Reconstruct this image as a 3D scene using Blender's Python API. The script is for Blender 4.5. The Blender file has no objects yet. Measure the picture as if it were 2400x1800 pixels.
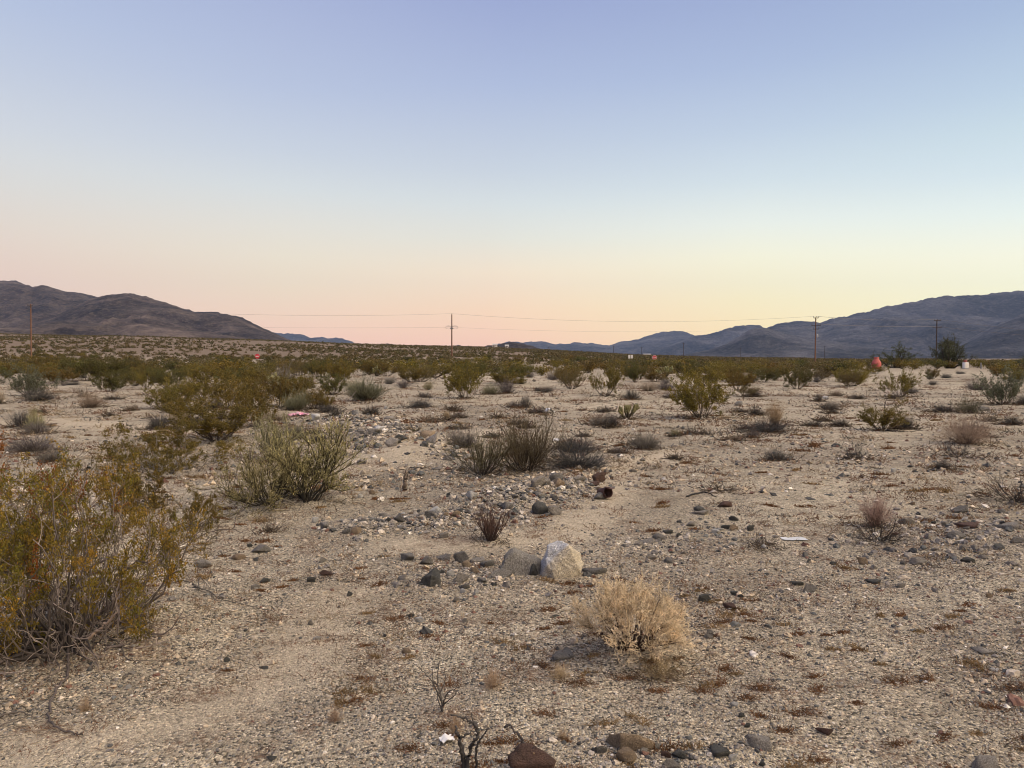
import bpy, bmesh, math, random
import numpy as np
from mathutils import Vector

SC = bpy.context.scene
COL = SC.collection
F_PX, CX, CY, HZ = 1733.0, 1200.0, 900.0, 838.0     # focal length, centre and true horizon of the 2400 x 1800 frame
EYE = 1.6
PITCH = math.atan((CY - HZ) / F_PX)
RNG = np.random.default_rng(7)

# ------------------------------------------------------------------ helpers
def lin(r, g, b):
    f = lambda c: ((c / 255 + 0.055) / 1.055) ** 2.4 if c > 10 else c / 255 / 12.92
    return np.array([f(r), f(g), f(b)])

def hash2(ix, iy, s):
    h = (ix.astype(np.int64) * 374761393 + iy.astype(np.int64) * 668265263 + s * 1442695041) & 0xFFFFFFFF
    h = ((h ^ (h >> 13)) * 1274126177) & 0xFFFFFFFF
    return ((h ^ (h >> 16)) & 0xFFFFFF) / float(0xFFFFFF)

def vnoise(x, y, s=0):
    x = np.asarray(x, float); y = np.asarray(y, float)
    ix, iy = np.floor(x), np.floor(y)
    fx, fy = x - ix, y - iy
    fx = fx * fx * (3 - 2 * fx); fy = fy * fy * (3 - 2 * fy)
    a, b = hash2(ix, iy, s), hash2(ix + 1, iy, s)
    c, d = hash2(ix, iy + 1, s), hash2(ix + 1, iy + 1, s)
    return (a * (1 - fx) + b * fx) * (1 - fy) + (c * (1 - fx) + d * fx) * fy

def fbm(x, y, o=4, s=0):
    v = 0; a = 0.5; t = 0
    for i in range(o):
        v = v + a * vnoise(x * 2 ** i + 17.3 * i, y * 2 ** i - 9.1 * i, s + i); t += a; a *= 0.5
    return v / t

def ridged(x, y, o=5, s=0):
    v = 0; a = 0.5; t = 0
    for i in range(o):
        v = v + a * (1 - np.abs(2 * vnoise(x * 2 ** i + 5.3 * i, y * 2 ** i + 3.7 * i, s + i) - 1)); t += a; a *= 0.5
    return v / t

def noise3(p, s=0):
    return (vnoise(p[:, 0] + 31.7 * s, p[:, 1] + p[:, 2] * 1.7, s) + vnoise(p[:, 1] - 3.1, p[:, 2] + p[:, 0] * 1.3, s + 5) + vnoise(p[:, 2] + 7.7, p[:, 0] - p[:, 1] * 1.1, s + 9)) / 3

class Geo:
    """Collects vertices, faces and one albedo per vertex; build() links them as ONE mesh object."""
    def __init__(self):
        self.v, self.f, self.c, self.n = [], {3: [], 4: []}, [], 0
    def add(self, v, f, c):
        v = np.asarray(v, float)
        self.v.append(v)
        for q in (f if isinstance(f, list) else [f]):
            self.f[q.shape[1]].append(q + self.n)
        c = np.asarray(c, float)
        self.c.append(np.broadcast_to(c, (len(v), 3)))
        self.n += len(v)
    def mesh(self, name, mat, smooth=False):
        me = bpy.data.meshes.new(name)
        V = np.concatenate(self.v)
        me.vertices.add(len(V)); me.vertices.foreach_set('co', V.astype(np.float32).ravel())
        loops, starts, tot, at = [], [], [], 0
        for k in (3, 4):
            if self.f[k]:
                q = np.concatenate(self.f[k])
                loops.append(q.ravel()); starts.append(at + np.arange(len(q)) * k); at += q.size
        loops = np.concatenate(loops).astype(np.int32); starts = np.concatenate(starts).astype(np.int32)
        me.loops.add(len(loops)); me.loops.foreach_set('vertex_index', loops)
        me.polygons.add(len(starts)); me.polygons.foreach_set('loop_start', starts)
        me.update(calc_edges=True)
        me.polygons.foreach_set('use_smooth', np.full(len(starts), smooth, dtype=bool))
        C = np.concatenate(self.c)
        at_ = me.color_attributes.new('Col', 'FLOAT_COLOR', 'POINT')
        at_.data.foreach_set('color', np.concatenate([C, np.ones((len(C), 1))], 1).astype(np.float32).ravel())
        me.materials.append(mat)
        return me
    def build(self, name, mat, parent=None, smooth=False):
        o = bpy.data.objects.new(name, self.mesh(name, mat, smooth)); COL.objects.link(o)
        if parent: o.parent = parent
        return o

def tag(o, label, cat, group=None, kind=None):
    if label: o['label'] = label
    if cat: o['category'] = cat
    if group: o['group'] = group
    if kind: o['kind'] = kind
    return o

def empty(name, loc, label, cat, group=None, rz=0.0):
    o = bpy.data.objects.new(name, None); COL.objects.link(o)
    o.empty_display_size = 0.1
    o.location = loc; o.rotation_euler = (0, 0, rz)
    return tag(o, label, cat, group)

def norm(a):
    return a / np.maximum(np.linalg.norm(a, axis=-1, keepdims=True), 1e-9)

def tubes(P, R, sides=3):
    M, K, _ = P.shape
    T = norm(np.gradient(P, axis=1))
    ref = np.where(np.abs(T[..., 2:3]) > 0.85, np.array([1., 0, 0]), np.array([0, 0, 1.]))
    U = norm(np.cross(T, ref)); W = np.cross(T, U)
    a = np.arange(sides) * 2 * math.pi / sides
    ring = P[:, :, None, :] + R[:, :, None, None] * (np.cos(a)[None, None, :, None] * U[:, :, None, :] + np.sin(a)[None, None, :, None] * W[:, :, None, :])
    m, k, s = np.meshgrid(np.arange(M), np.arange(K - 1), np.arange(sides), indexing='ij')
    b = (m * K + k) * sides; s2 = (s + 1) % sides
    q = np.stack([b + s, b + s2, b + sides + s2, b + sides + s], -1).reshape(-1, 4)
    return ring.reshape(-1, 3), q

def tube_cols(C, sides):                      # C: (M,K,3) albedo along each path
    return np.repeat(C.reshape(-1, 3), sides, axis=0)

def smooth_curve(pts, n):
    p = np.asarray(pts, float)
    if len(p) == 2: return p[0] + (p[1] - p[0]) * np.linspace(0, 1, n)[:, None]
    q = np.vstack([2 * p[0] - p[1], p, 2 * p[-1] - p[-2]])
    out = []
    for t in np.linspace(0, len(p) - 1 - 1e-6, n):
        i = int(t); u = t - i
        a, b, c, d = q[i], q[i + 1], q[i + 2], q[i + 3]
        out.append(0.5 * (2 * b + (c - a) * u + (2 * a - 5 * b + 4 * c - d) * u * u + (3 * b - a - 3 * c + d) * u ** 3))
    return np.array(out)

# ------------------------------------------------------------------ view geometry (used to measure where things stand)
def ray(px, py):
    u, v = (px - CX) / F_PX, (CY - py) / F_PX
    c, s = math.cos(PITCH), math.sin(PITCH)
    return np.array([u, c + v * s, -s + v * c])

def flat(px, py):
    d = ray(px, py); t = EYE / -d[2]
    return np.array([d[0] * t, d[1] * t])

def at_depth(px, py, Y):
    d = ray(px, py)
    return np.array([0, 0, EYE]) + d * (Y / d[1])

# ------------------------------------------------------------------ the lie of the land
MOUNDS = []       # x0, y0, x1, y1, sigma, height: low banks and hummocks
def bank(p0, p1, sig, h):
    a, b = flat(*p0), flat(*p1); MOUNDS.append((a[0], a[1], b[0], b[1], sig, h))
BANKS = {'near': ((850, 1245), (1090, 1225)), 'mid': ((1140, 1185), (1345, 1150)), 'far': ((835, 990), (960, 1075)), 'upper': ((1260, 1140), (1420, 1090))}
bank((850, 1240), (1090, 1225), 0.30, 0.07)
bank((1150, 1180), (1345, 1150), 0.42, 0.13)
bank((835, 990), (960, 1075), 0.85, 0.22)
bank((1260, 1130), (1460, 1080), 0.4, 0.06)
bank((1440, 1525), (1540, 1525), 0.22, 0.05)
bank((40, 1480), (330, 1470), 0.42, 0.07)
bank((600, 1170), (720, 1170), 0.6, 0.08)
bank((440, 1025), (560, 1030), 0.9, 0.10)
bank((2200, 1290), (2400, 1260), 0.6, 0.06)
bank((1030, 1360), (1330, 1360), 0.25, 0.03)

def seg_d(x, y, x0, y0, x1, y1):
    dx, dy = x1 - x0, y1 - y0
    t = np.clip(((x - x0) * dx + (y - y0) * dy) / (dx * dx + dy * dy + 1e-9), 0, 1)
    return np.hypot(x - x0 - t * dx, y - y0 - t * dy)

PX_TOP = [-3000, -600, 0, 400, 620, 850, 1150, 1300, 1500, 1700, 2000, 9000]
PY_TOP = [770, 776, 783, 791, 797, 806, 814, 822, 833, 839, 842, 842]
def H(x, y):
    x = np.asarray(x, float); y = np.asarray(y, float)
    r = np.hypot(x, y)
    z = (fbm(x * 0.5, y * 0.5, 3, 3) - 0.5) * 0.07 * np.clip(r / 4, 0, 1)
    z = z + (fbm(x * 0.06, y * 0.06, 3, 11) - 0.5) * 0.45 * np.clip((r - 6) / 25, 0, 1)
    z = z + (fbm(x * 2.3, y * 2.3, 3, 21) - 0.5) * 0.035 * np.clip(1.5 - r / 40, 0, 1)
    for x0, y0, x1, y1, s, h in MOUNDS:
        z = z + h * np.exp(-(seg_d(x, y, x0, y0, x1, y1) / s) ** 2)
    yy = np.maximum(y, 1.0)
    px = CX + F_PX * x / yy
    tan = (HZ - np.interp(px, PX_TOP, PY_TOP)) / F_PX
    R0, R1 = 95.0, 620.0
    s = np.clip((yy - R0) / (R1 - R0), 0, 1)
    crest = EYE + tan * R1
    rise = crest * s ** 0.95
    beyond = np.maximum(yy - R1, 0)
    rise = rise + beyond * tan * 0.5
    rise = rise + (fbm(x * 0.012, y * 0.012, 4, 31) - 0.5) * 5.0 * np.sin(np.clip(s, 0, 1) * math.pi) * np.clip(tan * 40, 0, 1)
    return z + np.where(y > R0, rise, 0)

def hit(px, py):
    d = ray(px, py)
    t = np.geomspace(1.5, 3000, 1500)
    P = np.array([0, 0, EYE]) + d * t[:, None]
    g = P[:, 2] - H(P[:, 0], P[:, 1])
    i = int(np.argmax(g < 0)) if (g < 0).any() else len(t) - 1
    if i == 0: i = 1
    k = g[i - 1] / (g[i - 1] - g[i]) if g[i - 1] > 0 > g[i] else 1.0
    tt = t[i - 1] + k * (t[i] - t[i - 1])
    p = np.array([0, 0, EYE]) + d * tt
    return np.array([p[0], p[1], float(H(p[0], p[1]))])

# ------------------------------------------------------------------ materials
def new_mat(name):
    m = bpy.data.materials.new(name); m.use_nodes = True
    nt = m.node_tree; nt.nodes.clear()
    out = nt.nodes.new('ShaderNodeOutputMaterial')
    return m, nt, out
def N(nt, typ, **kw):
    n = nt.nodes.new(typ)
    for k, v in kw.items(): setattr(n, k, v)
    return n
def setin(n, **kw):
    for k, v in kw.items(): n.inputs[k.replace('_', ' ')].default_value = v
def ramp(nt, stops, interp='LINEAR'):
    r = nt.nodes.new('ShaderNodeValToRGB'); r.color_ramp.interpolation = interp
    e = r.color_ramp.elements
    while len(e) < len(stops): e.new(0.5)
    for i, (p, c) in enumerate(stops):
        e[i].position = p
        c = (c, c, c) if isinstance(c, (int, float)) else c
        e[i].color = (*[float(q) for q in c], 1)
    return r
def mixc(nt, a, b, fac, mode='MIX'):
    m = nt.nodes.new('ShaderNodeMix'); m.data_type = 'RGBA'; m.blend_type = mode
    for sock, val in ((m.inputs[0], fac), (m.inputs[6], a), (m.inputs[7], b)):
        if hasattr(val, 'links') or hasattr(val, 'is_linked'): nt.links.new(val, sock)
        else: sock.default_value = val if isinstance(val, (int, float)) else (*[float(q) for q in val], 1)
    return m.outputs[2]
def math_(nt, op, a, b=0.0, clamp=False):
    m = nt.nodes.new('ShaderNodeMath'); m.operation = op; m.use_clamp = clamp
    for s, v in ((m.inputs[0], a), (m.inputs[1], b)):
        if hasattr(v, 'is_linked'): nt.links.new(v, s)
        else: s.default_value = v
    return m.outputs[0]

def plant_material(name, transl=0.25, rough=0.7, scale=9.0, vary=0.35):
    m, nt, out = new_mat(name)
    at = N(nt, 'ShaderNodeAttribute', attribute_name='Col')
    tc = N(nt, 'ShaderNodeTexCoord')
    no = N(nt, 'ShaderNodeTexNoise'); setin(no, Scale=scale, Detail=3.0)
    nt.links.new(tc.outputs['Object'], no.inputs['Vector'])
    r = ramp(nt, [(0.25, 1 - vary), (0.75, 1 + vary)]); nt.links.new(no.outputs['Fac'], r.inputs[0])
    c = mixc(nt, at.outputs['Color'], r.outputs[0], 1.0, 'MULTIPLY')
    oi = N(nt, 'ShaderNodeObjectInfo')
    hs = N(nt, 'ShaderNodeHueSaturation')
    nt.links.new(math_(nt, 'ADD', math_(nt, 'MULTIPLY', oi.outputs['Random'], 0.03), 0.485), hs.inputs['Hue'])
    nt.links.new(math_(nt, 'ADD', math_(nt, 'MULTIPLY', oi.outputs['Random'], 0.3), 0.85), hs.inputs['Value'])
    nt.links.new(c, hs.inputs['Color'])
    b = N(nt, 'ShaderNodeBsdfPrincipled'); setin(b, Roughness=rough)
    b.inputs['Specular IOR Level'].default_value = 0.25
    nt.links.new(hs.outputs[0], b.inputs['Base Color'])
    if transl > 0:
        t = N(nt, 'ShaderNodeBsdfTranslucent'); nt.links.new(hs.outputs[0], t.inputs['Color'])
        mx = N(nt, 'ShaderNodeMixShader'); mx.inputs[0].default_value = transl
        nt.links.new(b.outputs[0], mx.inputs[1]); nt.links.new(t.outputs[0], mx.inputs[2])
        nt.links.new(mx.outputs[0], out.inputs[0])
    else: nt.links.new(b.outputs[0], out.inputs[0])
    return m

M_LEAF = plant_material('leaf', 0.35, 0.6)
M_STEM = plant_material('bark', 0.0, 0.85, 30.0, 0.3)
M_STRAW = plant_material('straw', 0.3, 0.8)
M_STONES = plant_material('stone_chips', 0.0, 0.9, 60.0, 0.3)

def rock_material(name, base, alt, speck=0.0, scale=3.0):
    m, nt, out = new_mat(name)
    tc = N(nt, 'ShaderNodeTexCoord')
    n1 = N(nt, 'ShaderNodeTexNoise'); setin(n1, Scale=scale, Detail=8.0, Roughness=0.65)
    n2 = N(nt, 'ShaderNodeTexNoise'); setin(n2, Scale=scale * 9, Detail=4.0, Roughness=0.7)
    vo = N(nt, 'ShaderNodeTexVoronoi'); setin(vo, Scale=scale * 14)
    for n in (n1, n2, vo): nt.links.new(tc.outputs['Object'], n.inputs['Vector'])
    r1 = ramp(nt, [(0.35, base), (0.68, alt)]); nt.links.new(n1.outputs['Fac'], r1.inputs[0])
    r2 = ramp(nt, [(0.3, 0.62), (0.7, 1.3)]); nt.links.new(n2.outputs['Fac'], r2.inputs[0])
    c = mixc(nt, r1.outputs[0], r2.outputs[0], 1.0, 'MULTIPLY')
    if speck > 0:
        r3 = ramp(nt, [(0.5, 0.3), (0.62, 1.0)]); nt.links.new(vo.outputs['Color'], r3.inputs[0])
        c = mixc(nt, c, r3.outputs[0], speck, 'MULTIPLY')
    oi = N(nt, 'ShaderNodeObjectInfo'); hs = N(nt, 'ShaderNodeHueSaturation')
    nt.links.new(math_(nt, 'ADD', math_(nt, 'MULTIPLY', oi.outputs['Random'], 0.4), 0.95), hs.inputs['Value'])
    nt.links.new(c, hs.inputs['Color'])
    b = N(nt, 'ShaderNodeBsdfPrincipled'); setin(b, Roughness=0.9); b.inputs['Specular IOR Level'].default_value = 0.2
    nt.links.new(hs.outputs[0], b.inputs['Base Color'])
    bp = N(nt, 'ShaderNodeBump'); setin(bp, Strength=1.0, Distance=0.05)
    nt.links.new(math_(nt, 'ADD', n2.outputs['Fac'], math_(nt, 'MULTIPLY', n1.outputs['Fac'], 1.5)), bp.inputs['Height'])
    nt.links.new(bp.outputs[0], b.inputs['Normal']); nt.links.new(b.outputs[0], out.inputs[0])
    return m
ROCK = {
    'pale': rock_material('pale_granite', (0.50, 0.45, 0.38), (0.36, 0.32, 0.27), 0.5),
    'tan': rock_material('tan_rock', (0.46, 0.345, 0.22), (0.34, 0.25, 0.17), 0.3),
    'grey': rock_material('grey_rock', (0.33, 0.305, 0.265), (0.215, 0.20, 0.18), 0.4),
    'dark': rock_material('dark_rock', (0.085, 0.086, 0.078), (0.16, 0.152, 0.132), 0.0),
    'slab': rock_material('banded_granite', (0.50, 0.455, 0.375), (0.35, 0.32, 0.27), 0.4, 4.0),
    'rusty': rock_material('rusty_rock', (0.17, 0.10, 0.075), (0.11, 0.075, 0.06), 0.0),
    'white': rock_material('white_quartz', (0.72, 0.69, 0.63), (0.58, 0.55, 0.50), 0.2),
}

def plain_material(name, c, rough=0.6, metal=0.0, dirt=0.25, scale=12.0):
    m, nt, out = new_mat(name)
    tc = N(nt, 'ShaderNodeTexCoord'); n = N(nt, 'ShaderNodeTexNoise'); setin(n, Scale=scale, Detail=5.0)
    nt.links.new(tc.outputs['Object'], n.inputs['Vector'])
    r = ramp(nt, [(0.3, 1 - dirt), (0.7, 1.0)]); nt.links.new(n.outputs['Fac'], r.inputs[0])
    b = N(nt, 'ShaderNodeBsdfPrincipled'); setin(b, Roughness=rough, Metallic=metal)
    nt.links.new(mixc(nt, c, r.outputs[0], 1.0, 'MULTIPLY'), b.inputs['Base Color'])
    nt.links.new(b.outputs[0], out.inputs[0])
    return m

# ------------------------------------------------------------------ camera
cam_d = bpy.data.cameras.new('camera'); cam = bpy.data.objects.new('camera', cam_d); COL.objects.link(cam)
cam_d.sensor_width = 36.0; cam_d.lens = 36.0 * F_PX / 2400.0
cam_d.clip_start = 0.05; cam_d.clip_end = 40000
cam.location = (0, 0, EYE); cam.rotation_euler = (math.pi / 2 - PITCH, 0, 0)
SC.camera = cam
SC.view_settings.view_transform = 'Standard'; SC.view_settings.look = 'None'
SC.view_settings.exposure = 0.0; SC.view_settings.gamma = 1.0

# ------------------------------------------------------------------ dusk sky
SUN_AZ, SUN_EL = math.radians(108), math.radians(50)      # measured clockwise from the view direction
w = bpy.data.worlds.new('World'); SC.world = w; w.use_nodes = True
nt = w.node_tree; nt.nodes.clear()
wo = nt.nodes.new('ShaderNodeOutputWorld'); bg = nt.nodes.new('ShaderNodeBackground')
tc = nt.nodes.new('ShaderNodeTexCoord'); sp = nt.nodes.new('ShaderNodeSeparateXYZ')
nt.links.new(tc.outputs['Generated'], sp.inputs[0])
el = math_(nt, 'MAXIMUM', sp.outputs['Z'], 0.0)
az = math_(nt, 'MULTIPLY', math_(nt, 'ARCTAN2', sp.outputs['X'], sp.outputs['Y']), 180 / math.pi)
def sky_ramp(rows, gain=1.0):
    r = ramp(nt, [(p, lin(*c) * gain * (1 + np.array([0.30, 0.25, 0.08]) * math.exp(-p / 0.13))) for p, c in rows], 'LINEAR'); nt.links.new(el, r.inputs[0]); return r.outputs[0]
def sn(py, px):                                # sine of the elevation of a point of the sky
    d = ray(px, py); return float(d[2] / np.linalg.norm(d))
Z = [(0.62, (118, 136, 196)), (1.0, (96, 116, 182))]
left = sky_ramp([(0.0, (232, 192, 180)), (sn(640, 0), (232, 203, 190)), (sn(520, 0), (226, 212, 203)), (sn(430, 0), (219, 215, 213)), (sn(360, 0), (214, 215, 219)), (sn(300, 0), (208, 212, 222)), (sn(150, 0), (194, 202, 222)), (sn(0, 0), (181, 193, 222))] + Z)
mid = sky_ramp([(0.0, (243, 196, 180)), (sn(800, 1200), (245, 202, 183)), (sn(730, 1200), (252, 216, 186)), (sn(640, 1200), (251, 230, 205)), (sn(560, 1200), (232, 230, 221)), (sn(480, 1200), (218, 225, 229)), (sn(400, 1200), (203, 212, 226)), (sn(200, 1200), (176, 189, 222)), (sn(0, 1200), (157, 169, 212))] + Z)
mid2 = sky_ramp([(0.0, (252, 223, 176)), (sn(780, 1800), (253, 231, 184)), (sn(700, 1800), (254, 241, 200)), (sn(600, 1800), (252, 249, 224)), (sn(520, 1800), (238, 244, 238)), (sn(420, 1800), (214, 227, 236)), (sn(300, 1800), (194, 209, 230)), (sn(150, 1800), (174, 190, 223)), (sn(0, 1800), (161, 176, 215))] + Z)
mid0 = sky_ramp([(0.0, (238, 196, 183)), (sn(800, 640), (239, 199, 185)), (sn(740, 640), (241, 209, 189)), (sn(670, 640), (240, 219, 195)), (sn(600, 640), (237, 225, 207)), (sn(520, 640), (228, 224, 217)), (sn(440, 640), (216, 221, 225)), (sn(350, 640), (202, 210, 225)), (sn(200, 640), (184, 195, 223)), (sn(0, 640), (170, 181, 217))] + Z)
right = sky_ramp([(0.0, (255, 243, 190)), (sn(720, 2400), (255, 254, 215)), (sn(600, 2400), (255, 255, 234)), (sn(500, 2400), (236, 247, 245)), (sn(400, 2400), (215, 231, 241)), (sn(300, 2400), (203, 222, 234)), (sn(200, 2400), (189, 209, 230)), (sn(0, 2400), (167, 186, 219))] + Z)
glow = sky_ramp([(0.0, (255, 205, 120)), (0.08, (255, 228, 160)), (0.2, (255, 246, 210)), (0.4, (214, 228, 238)), (0.62, (150, 170, 210)), (1.0, (96, 116, 182))], 1.5)
back = sky_ramp([(0.0, (205, 180, 185)), (0.1, (228, 196, 192)), (0.25, (205, 200, 214)), (0.5, (150, 165, 205)), (1.0, (96, 116, 182))], 1.2)
def seg(a, b):
    m = nt.nodes.new('ShaderNodeMapRange'); m.interpolation_type = 'SMOOTHSTEP'
    nt.links.new(az, m.inputs[0]); m.inputs[1].default_value = a; m.inputs[2].default_value = b
    return m.outputs[0]
def lseg(a, b):
    m = nt.nodes.new('ShaderNodeMapRange'); nt.links.new(az, m.inputs[0]); m.inputs[1].default_value = a; m.inputs[2].default_value = b
    return m.outputs[0]
c = mixc(nt, back, left, seg(-150, -40))
c = mixc(nt, c, mid0, lseg(-35, -17))
c = mixc(nt, c, mid, lseg(-17, 0))
c = mixc(nt, c, mid2, lseg(-2, 18))
c = mixc(nt, c, right, lseg(18, 36))
c = mixc(nt, c, glow, seg(40, 90))
c = mixc(nt, c, back, seg(110, 178))
nt.links.new(c, bg.inputs['Color']); bg.inputs['Strength'].default_value = 0.95
sky = nt.nodes.new('ShaderNodeTexSky'); sky.sky_type = 'NISHITA'; sky.sun_disc = False
sky.sun_elevation = math.radians(2.0); sky.sun_rotation = SUN_AZ
bg2 = nt.nodes.new('ShaderNodeBackground'); nt.links.new(sky.outputs[0], bg2.inputs['Color']); bg2.inputs['Strength'].default_value = 0.05
ad = nt.nodes.new('ShaderNodeAddShader'); nt.links.new(bg.outputs[0], ad.inputs[0]); nt.links.new(bg2.outputs[0], ad.inputs[1])
nt.links.new(ad.outputs[0], wo.inputs[0])

sun_d = bpy.data.lights.new('sun', 'SUN'); sun = bpy.data.objects.new('sun', sun_d); COL.objects.link(sun)
sun_d.energy = 4.2; sun_d.angle = math.radians(70); sun_d.color = (1.0, 0.80, 0.56)
sv = Vector((math.sin(SUN_AZ) * math.cos(SUN_EL), math.cos(SUN_AZ) * math.cos(SUN_EL), math.sin(SUN_EL)))
sun.rotation_euler = sv.to_track_quat('Z', 'Y').to_euler()

# ------------------------------------------------------------------ ground
TRACKS = [[(-200, 1000), (120, 985), (330, 1000), (470, 1020)], [(760, 1110), (905, 1082), (1000, 1050), (1120, 1010)], [(1580, 1055), (1470, 1090), (1430, 1180), (1330, 1250), (1150, 1275), (950, 1280)], [(-100, 1780), (420, 1700), (700, 1560), (800, 1400)]]
TR_W = [0.9, 0.7, 0.32, 0.28]
rr = np.concatenate([np.geomspace(0.6, 60, 460), np.geomspace(60.6, 7000, 260)[1:]])
fine = np.linspace(-46, 46, 560); back_ = np.linspace(46, 314, 60)[1:-1]
aa = np.radians(np.concatenate([fine, back_]))
R_, A_ = np.meshgrid(rr, aa, indexing='ij')
gx, gy = R_ * np.sin(A_), R_ * np.cos(A_)
gz = H(gx, gy)
gx, gy, gz = gx.ravel(), gy.ravel(), gz.ravel()
def track_mask(x, y):
    m = np.zeros_like(x)
    for tr, wd in zip(TRACKS, TR_W):
        p = [flat(*q) for q in tr]
        d = np.min([seg_d(x, y, *p[i], *p[i + 1]) for i in range(len(p) - 1)], axis=0)
        m = np.maximum(m, np.clip(1.3 - d / wd + (fbm(x * 2.0, y * 2.0, 3, 5) - 0.5) * 0.9, 0, 1))
    return m
def stony_mask(x, y):
    m = np.clip((fbm(x * 0.30, y * 0.30, 4, 41) - 0.47) * 5, 0, 1) * 0.75
    for i, (x0, y0, x1, y1, s, h) in enumerate(MOUNDS):
        if i in (0, 1, 2, 3, 8): m = np.maximum(m, np.exp(-(seg_d(x, y, x0, y0, x1, y1) / (s * 1.25)) ** 2))
    for px, py, rad in ((1650, 1400, 0.8), (1850, 1380, 0.8), (2050, 1350, 0.8), (2300, 1300, 1.0), (1600, 1280, 0.5), (1450, 1760, 0.35), (760, 1660, 0.35), (980, 1720, 0.4), (1180, 1580, 0.4), (1700, 1640, 0.5), (1900, 1060, 1.8), (2200, 1080, 1.6)):
        q = flat(px, py); m = np.maximum(m, 0.8 * np.exp(-(np.hypot(x - q[0], y - q[1]) / rad) ** 2))
    return m
n_r, n_a = len(rr), len(aa)
i, j = np.meshgrid(np.arange(n_r - 1), np.arange(n_a), indexing='ij')
j2 = (j + 1) % n_a
q = np.stack([i * n_a + j, i * n_a + j2, (i + 1) * n_a + j2, (i + 1) * n_a + j], -1).reshape(-1, 4)[:, ::-1]
g = Geo()
near = np.hypot(gx, gy) < 70
tm, sm = np.zeros_like(gx), np.full_like(gx, 0.4)
tm[near] = track_mask(gx[near], gy[near]); sm[near] = stony_mask(gx[near], gy[near])
farm = np.clip((gy - 70) / 110, 0, 1) * np.clip((1900 - CX - F_PX * gx / np.maximum(gy, 1) + CX - 300) / 500, 0.35, 1)
cols = np.stack([tm, sm, farm], 1)
g.add(np.stack([gx, gy, gz], 1), q, cols)
cap = np.concatenate([[[0, 0, 0]], np.stack([gx[:n_a], gy[:n_a], gz[:n_a]], 1)])
k = np.arange(n_a); g.add(cap, np.stack([np.zeros(n_a, int), (k + 1) % n_a + 1, k + 1], 1), (0, 0.3, 0))

m, nt, out = new_mat('desert_soil')
tc = N(nt, 'ShaderNodeTexCoord'); at = N(nt, 'ShaderNodeAttribute', attribute_name='Col'); ms = N(nt, 'ShaderNodeSeparateColor')
nt.links.new(at.outputs['Color'], ms.inputs[0])
def tex(typ, scale, **kw):
    n = N(nt, typ); nt.links.new(tc.outputs['Object'], n.inputs['Vector']); setin(n, Scale=scale, **kw); return n
big = tex('ShaderNodeTexNoise', 0.45, Detail=5.0, Roughness=0.6)
med = tex('ShaderNodeTexNoise', 3.2, Detail=5.0, Roughness=0.65)
fin = tex('ShaderNodeTexNoise', 38.0, Detail=4.0, Roughness=0.7)
v1 = tex('ShaderNodeTexVoronoi', 92.0); v2 = tex('ShaderNodeTexVoronoi', 47.0); v3 = tex('ShaderNodeTexVoronoi', 24.0)
litn = tex('ShaderNodeTexNoise', 2.1, Detail=6.0, Roughness=0.72)
far = tex('ShaderNodeTexNoise', 0.03, Detail=6.0, Roughness=0.7)
soil = ramp(nt, [(0.30, (0.405, 0.335, 0.228)), (0.48, (0.545, 0.46, 0.322)), (0.58, (0.605, 0.515, 0.362)), (0.72, (0.455, 0.382, 0.268))]); nt.links.new(big.outputs['Fac'], soil.inputs[0])
r_m = ramp(nt, [(0.3, 0.68), (0.7, 1.18)]); nt.links.new(med.outputs['Fac'], r_m.inputs[0])
c = mixc(nt, soil.outputs[0], r_m.outputs[0], 1.0, 'MULTIPLY')
s_r = N(nt, 'ShaderNodeSeparateColor'); nt.links.new(v1.outputs['Color'], s_r.inputs[0])
s_2 = N(nt, 'ShaderNodeSeparateColor'); nt.links.new(v2.outputs['Color'], s_2.inputs[0])
s_3 = N(nt, 'ShaderNodeSeparateColor'); nt.links.new(v3.outputs['Color'], s_3.inputs[0])
stony = math_(nt, 'MULTIPLY', ms.outputs[1], math_(nt, 'SUBTRACT', 1.0, ms.outputs[0]))
dk = mixc(nt, c, (0.28, 0.24, 0.18), math_(nt, 'MULTIPLY', stony, 0.62))
lt = mixc(nt, dk, (0.68, 0.56, 0.39), math_(nt, 'MULTIPLY', ms.outputs[0], 0.55))
gr = ramp(nt, [(0.0, 0.14), (0.12, 0.30), (0.22, 0.70), (0.40, 0.92), (0.72, 1.10), (0.86, 1.45), (0.97, 1.95)]); nt.links.new(s_r.outputs[0], gr.inputs[0])
c = mixc(nt, lt, gr.outputs[0], math_(nt, 'SUBTRACT', 0.95, math_(nt, 'MULTIPLY', ms.outputs[0], 0.45)), 'MULTIPLY')
peb = ramp(nt, [(0.0, (0.10, 0.098, 0.090)), (0.3, (0.19, 0.175, 0.155)), (0.55, (0.34, 0.28, 0.21)), (0.8, (0.45, 0.39, 0.31)), (1.0, (0.62, 0.57, 0.49))]); nt.links.new(s_2.outputs[1], peb.inputs[0])
pm = math_(nt, 'MULTIPLY', math_(nt, 'GREATER_THAN', s_2.outputs[0], 0.70), math_(nt, 'LESS_THAN', v2.outputs['Distance'], 0.42))
pm = math_(nt, 'MULTIPLY', pm, math_(nt, 'SUBTRACT', 1.0, math_(nt, 'MULTIPLY', ms.outputs[0], 0.8)))
c = mixc(nt, c, peb.outputs[0], pm)
lm = ramp(nt, [(0.53, 0.0), (0.62, 1.0)]); nt.links.new(litn.outputs['Fac'], lm.inputs[0])
lf = ramp(nt, [(0.42, 0.0), (0.58, 1.0)]); nt.links.new(fin.outputs['Fac'], lf.inputs[0])
c = mixc(nt, c, (0.175, 0.092, 0.052), math_(nt, 'MULTIPLY', math_(nt, 'MULTIPLY', lm.outputs[0], lf.outputs[0]), 0.75))
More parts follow.
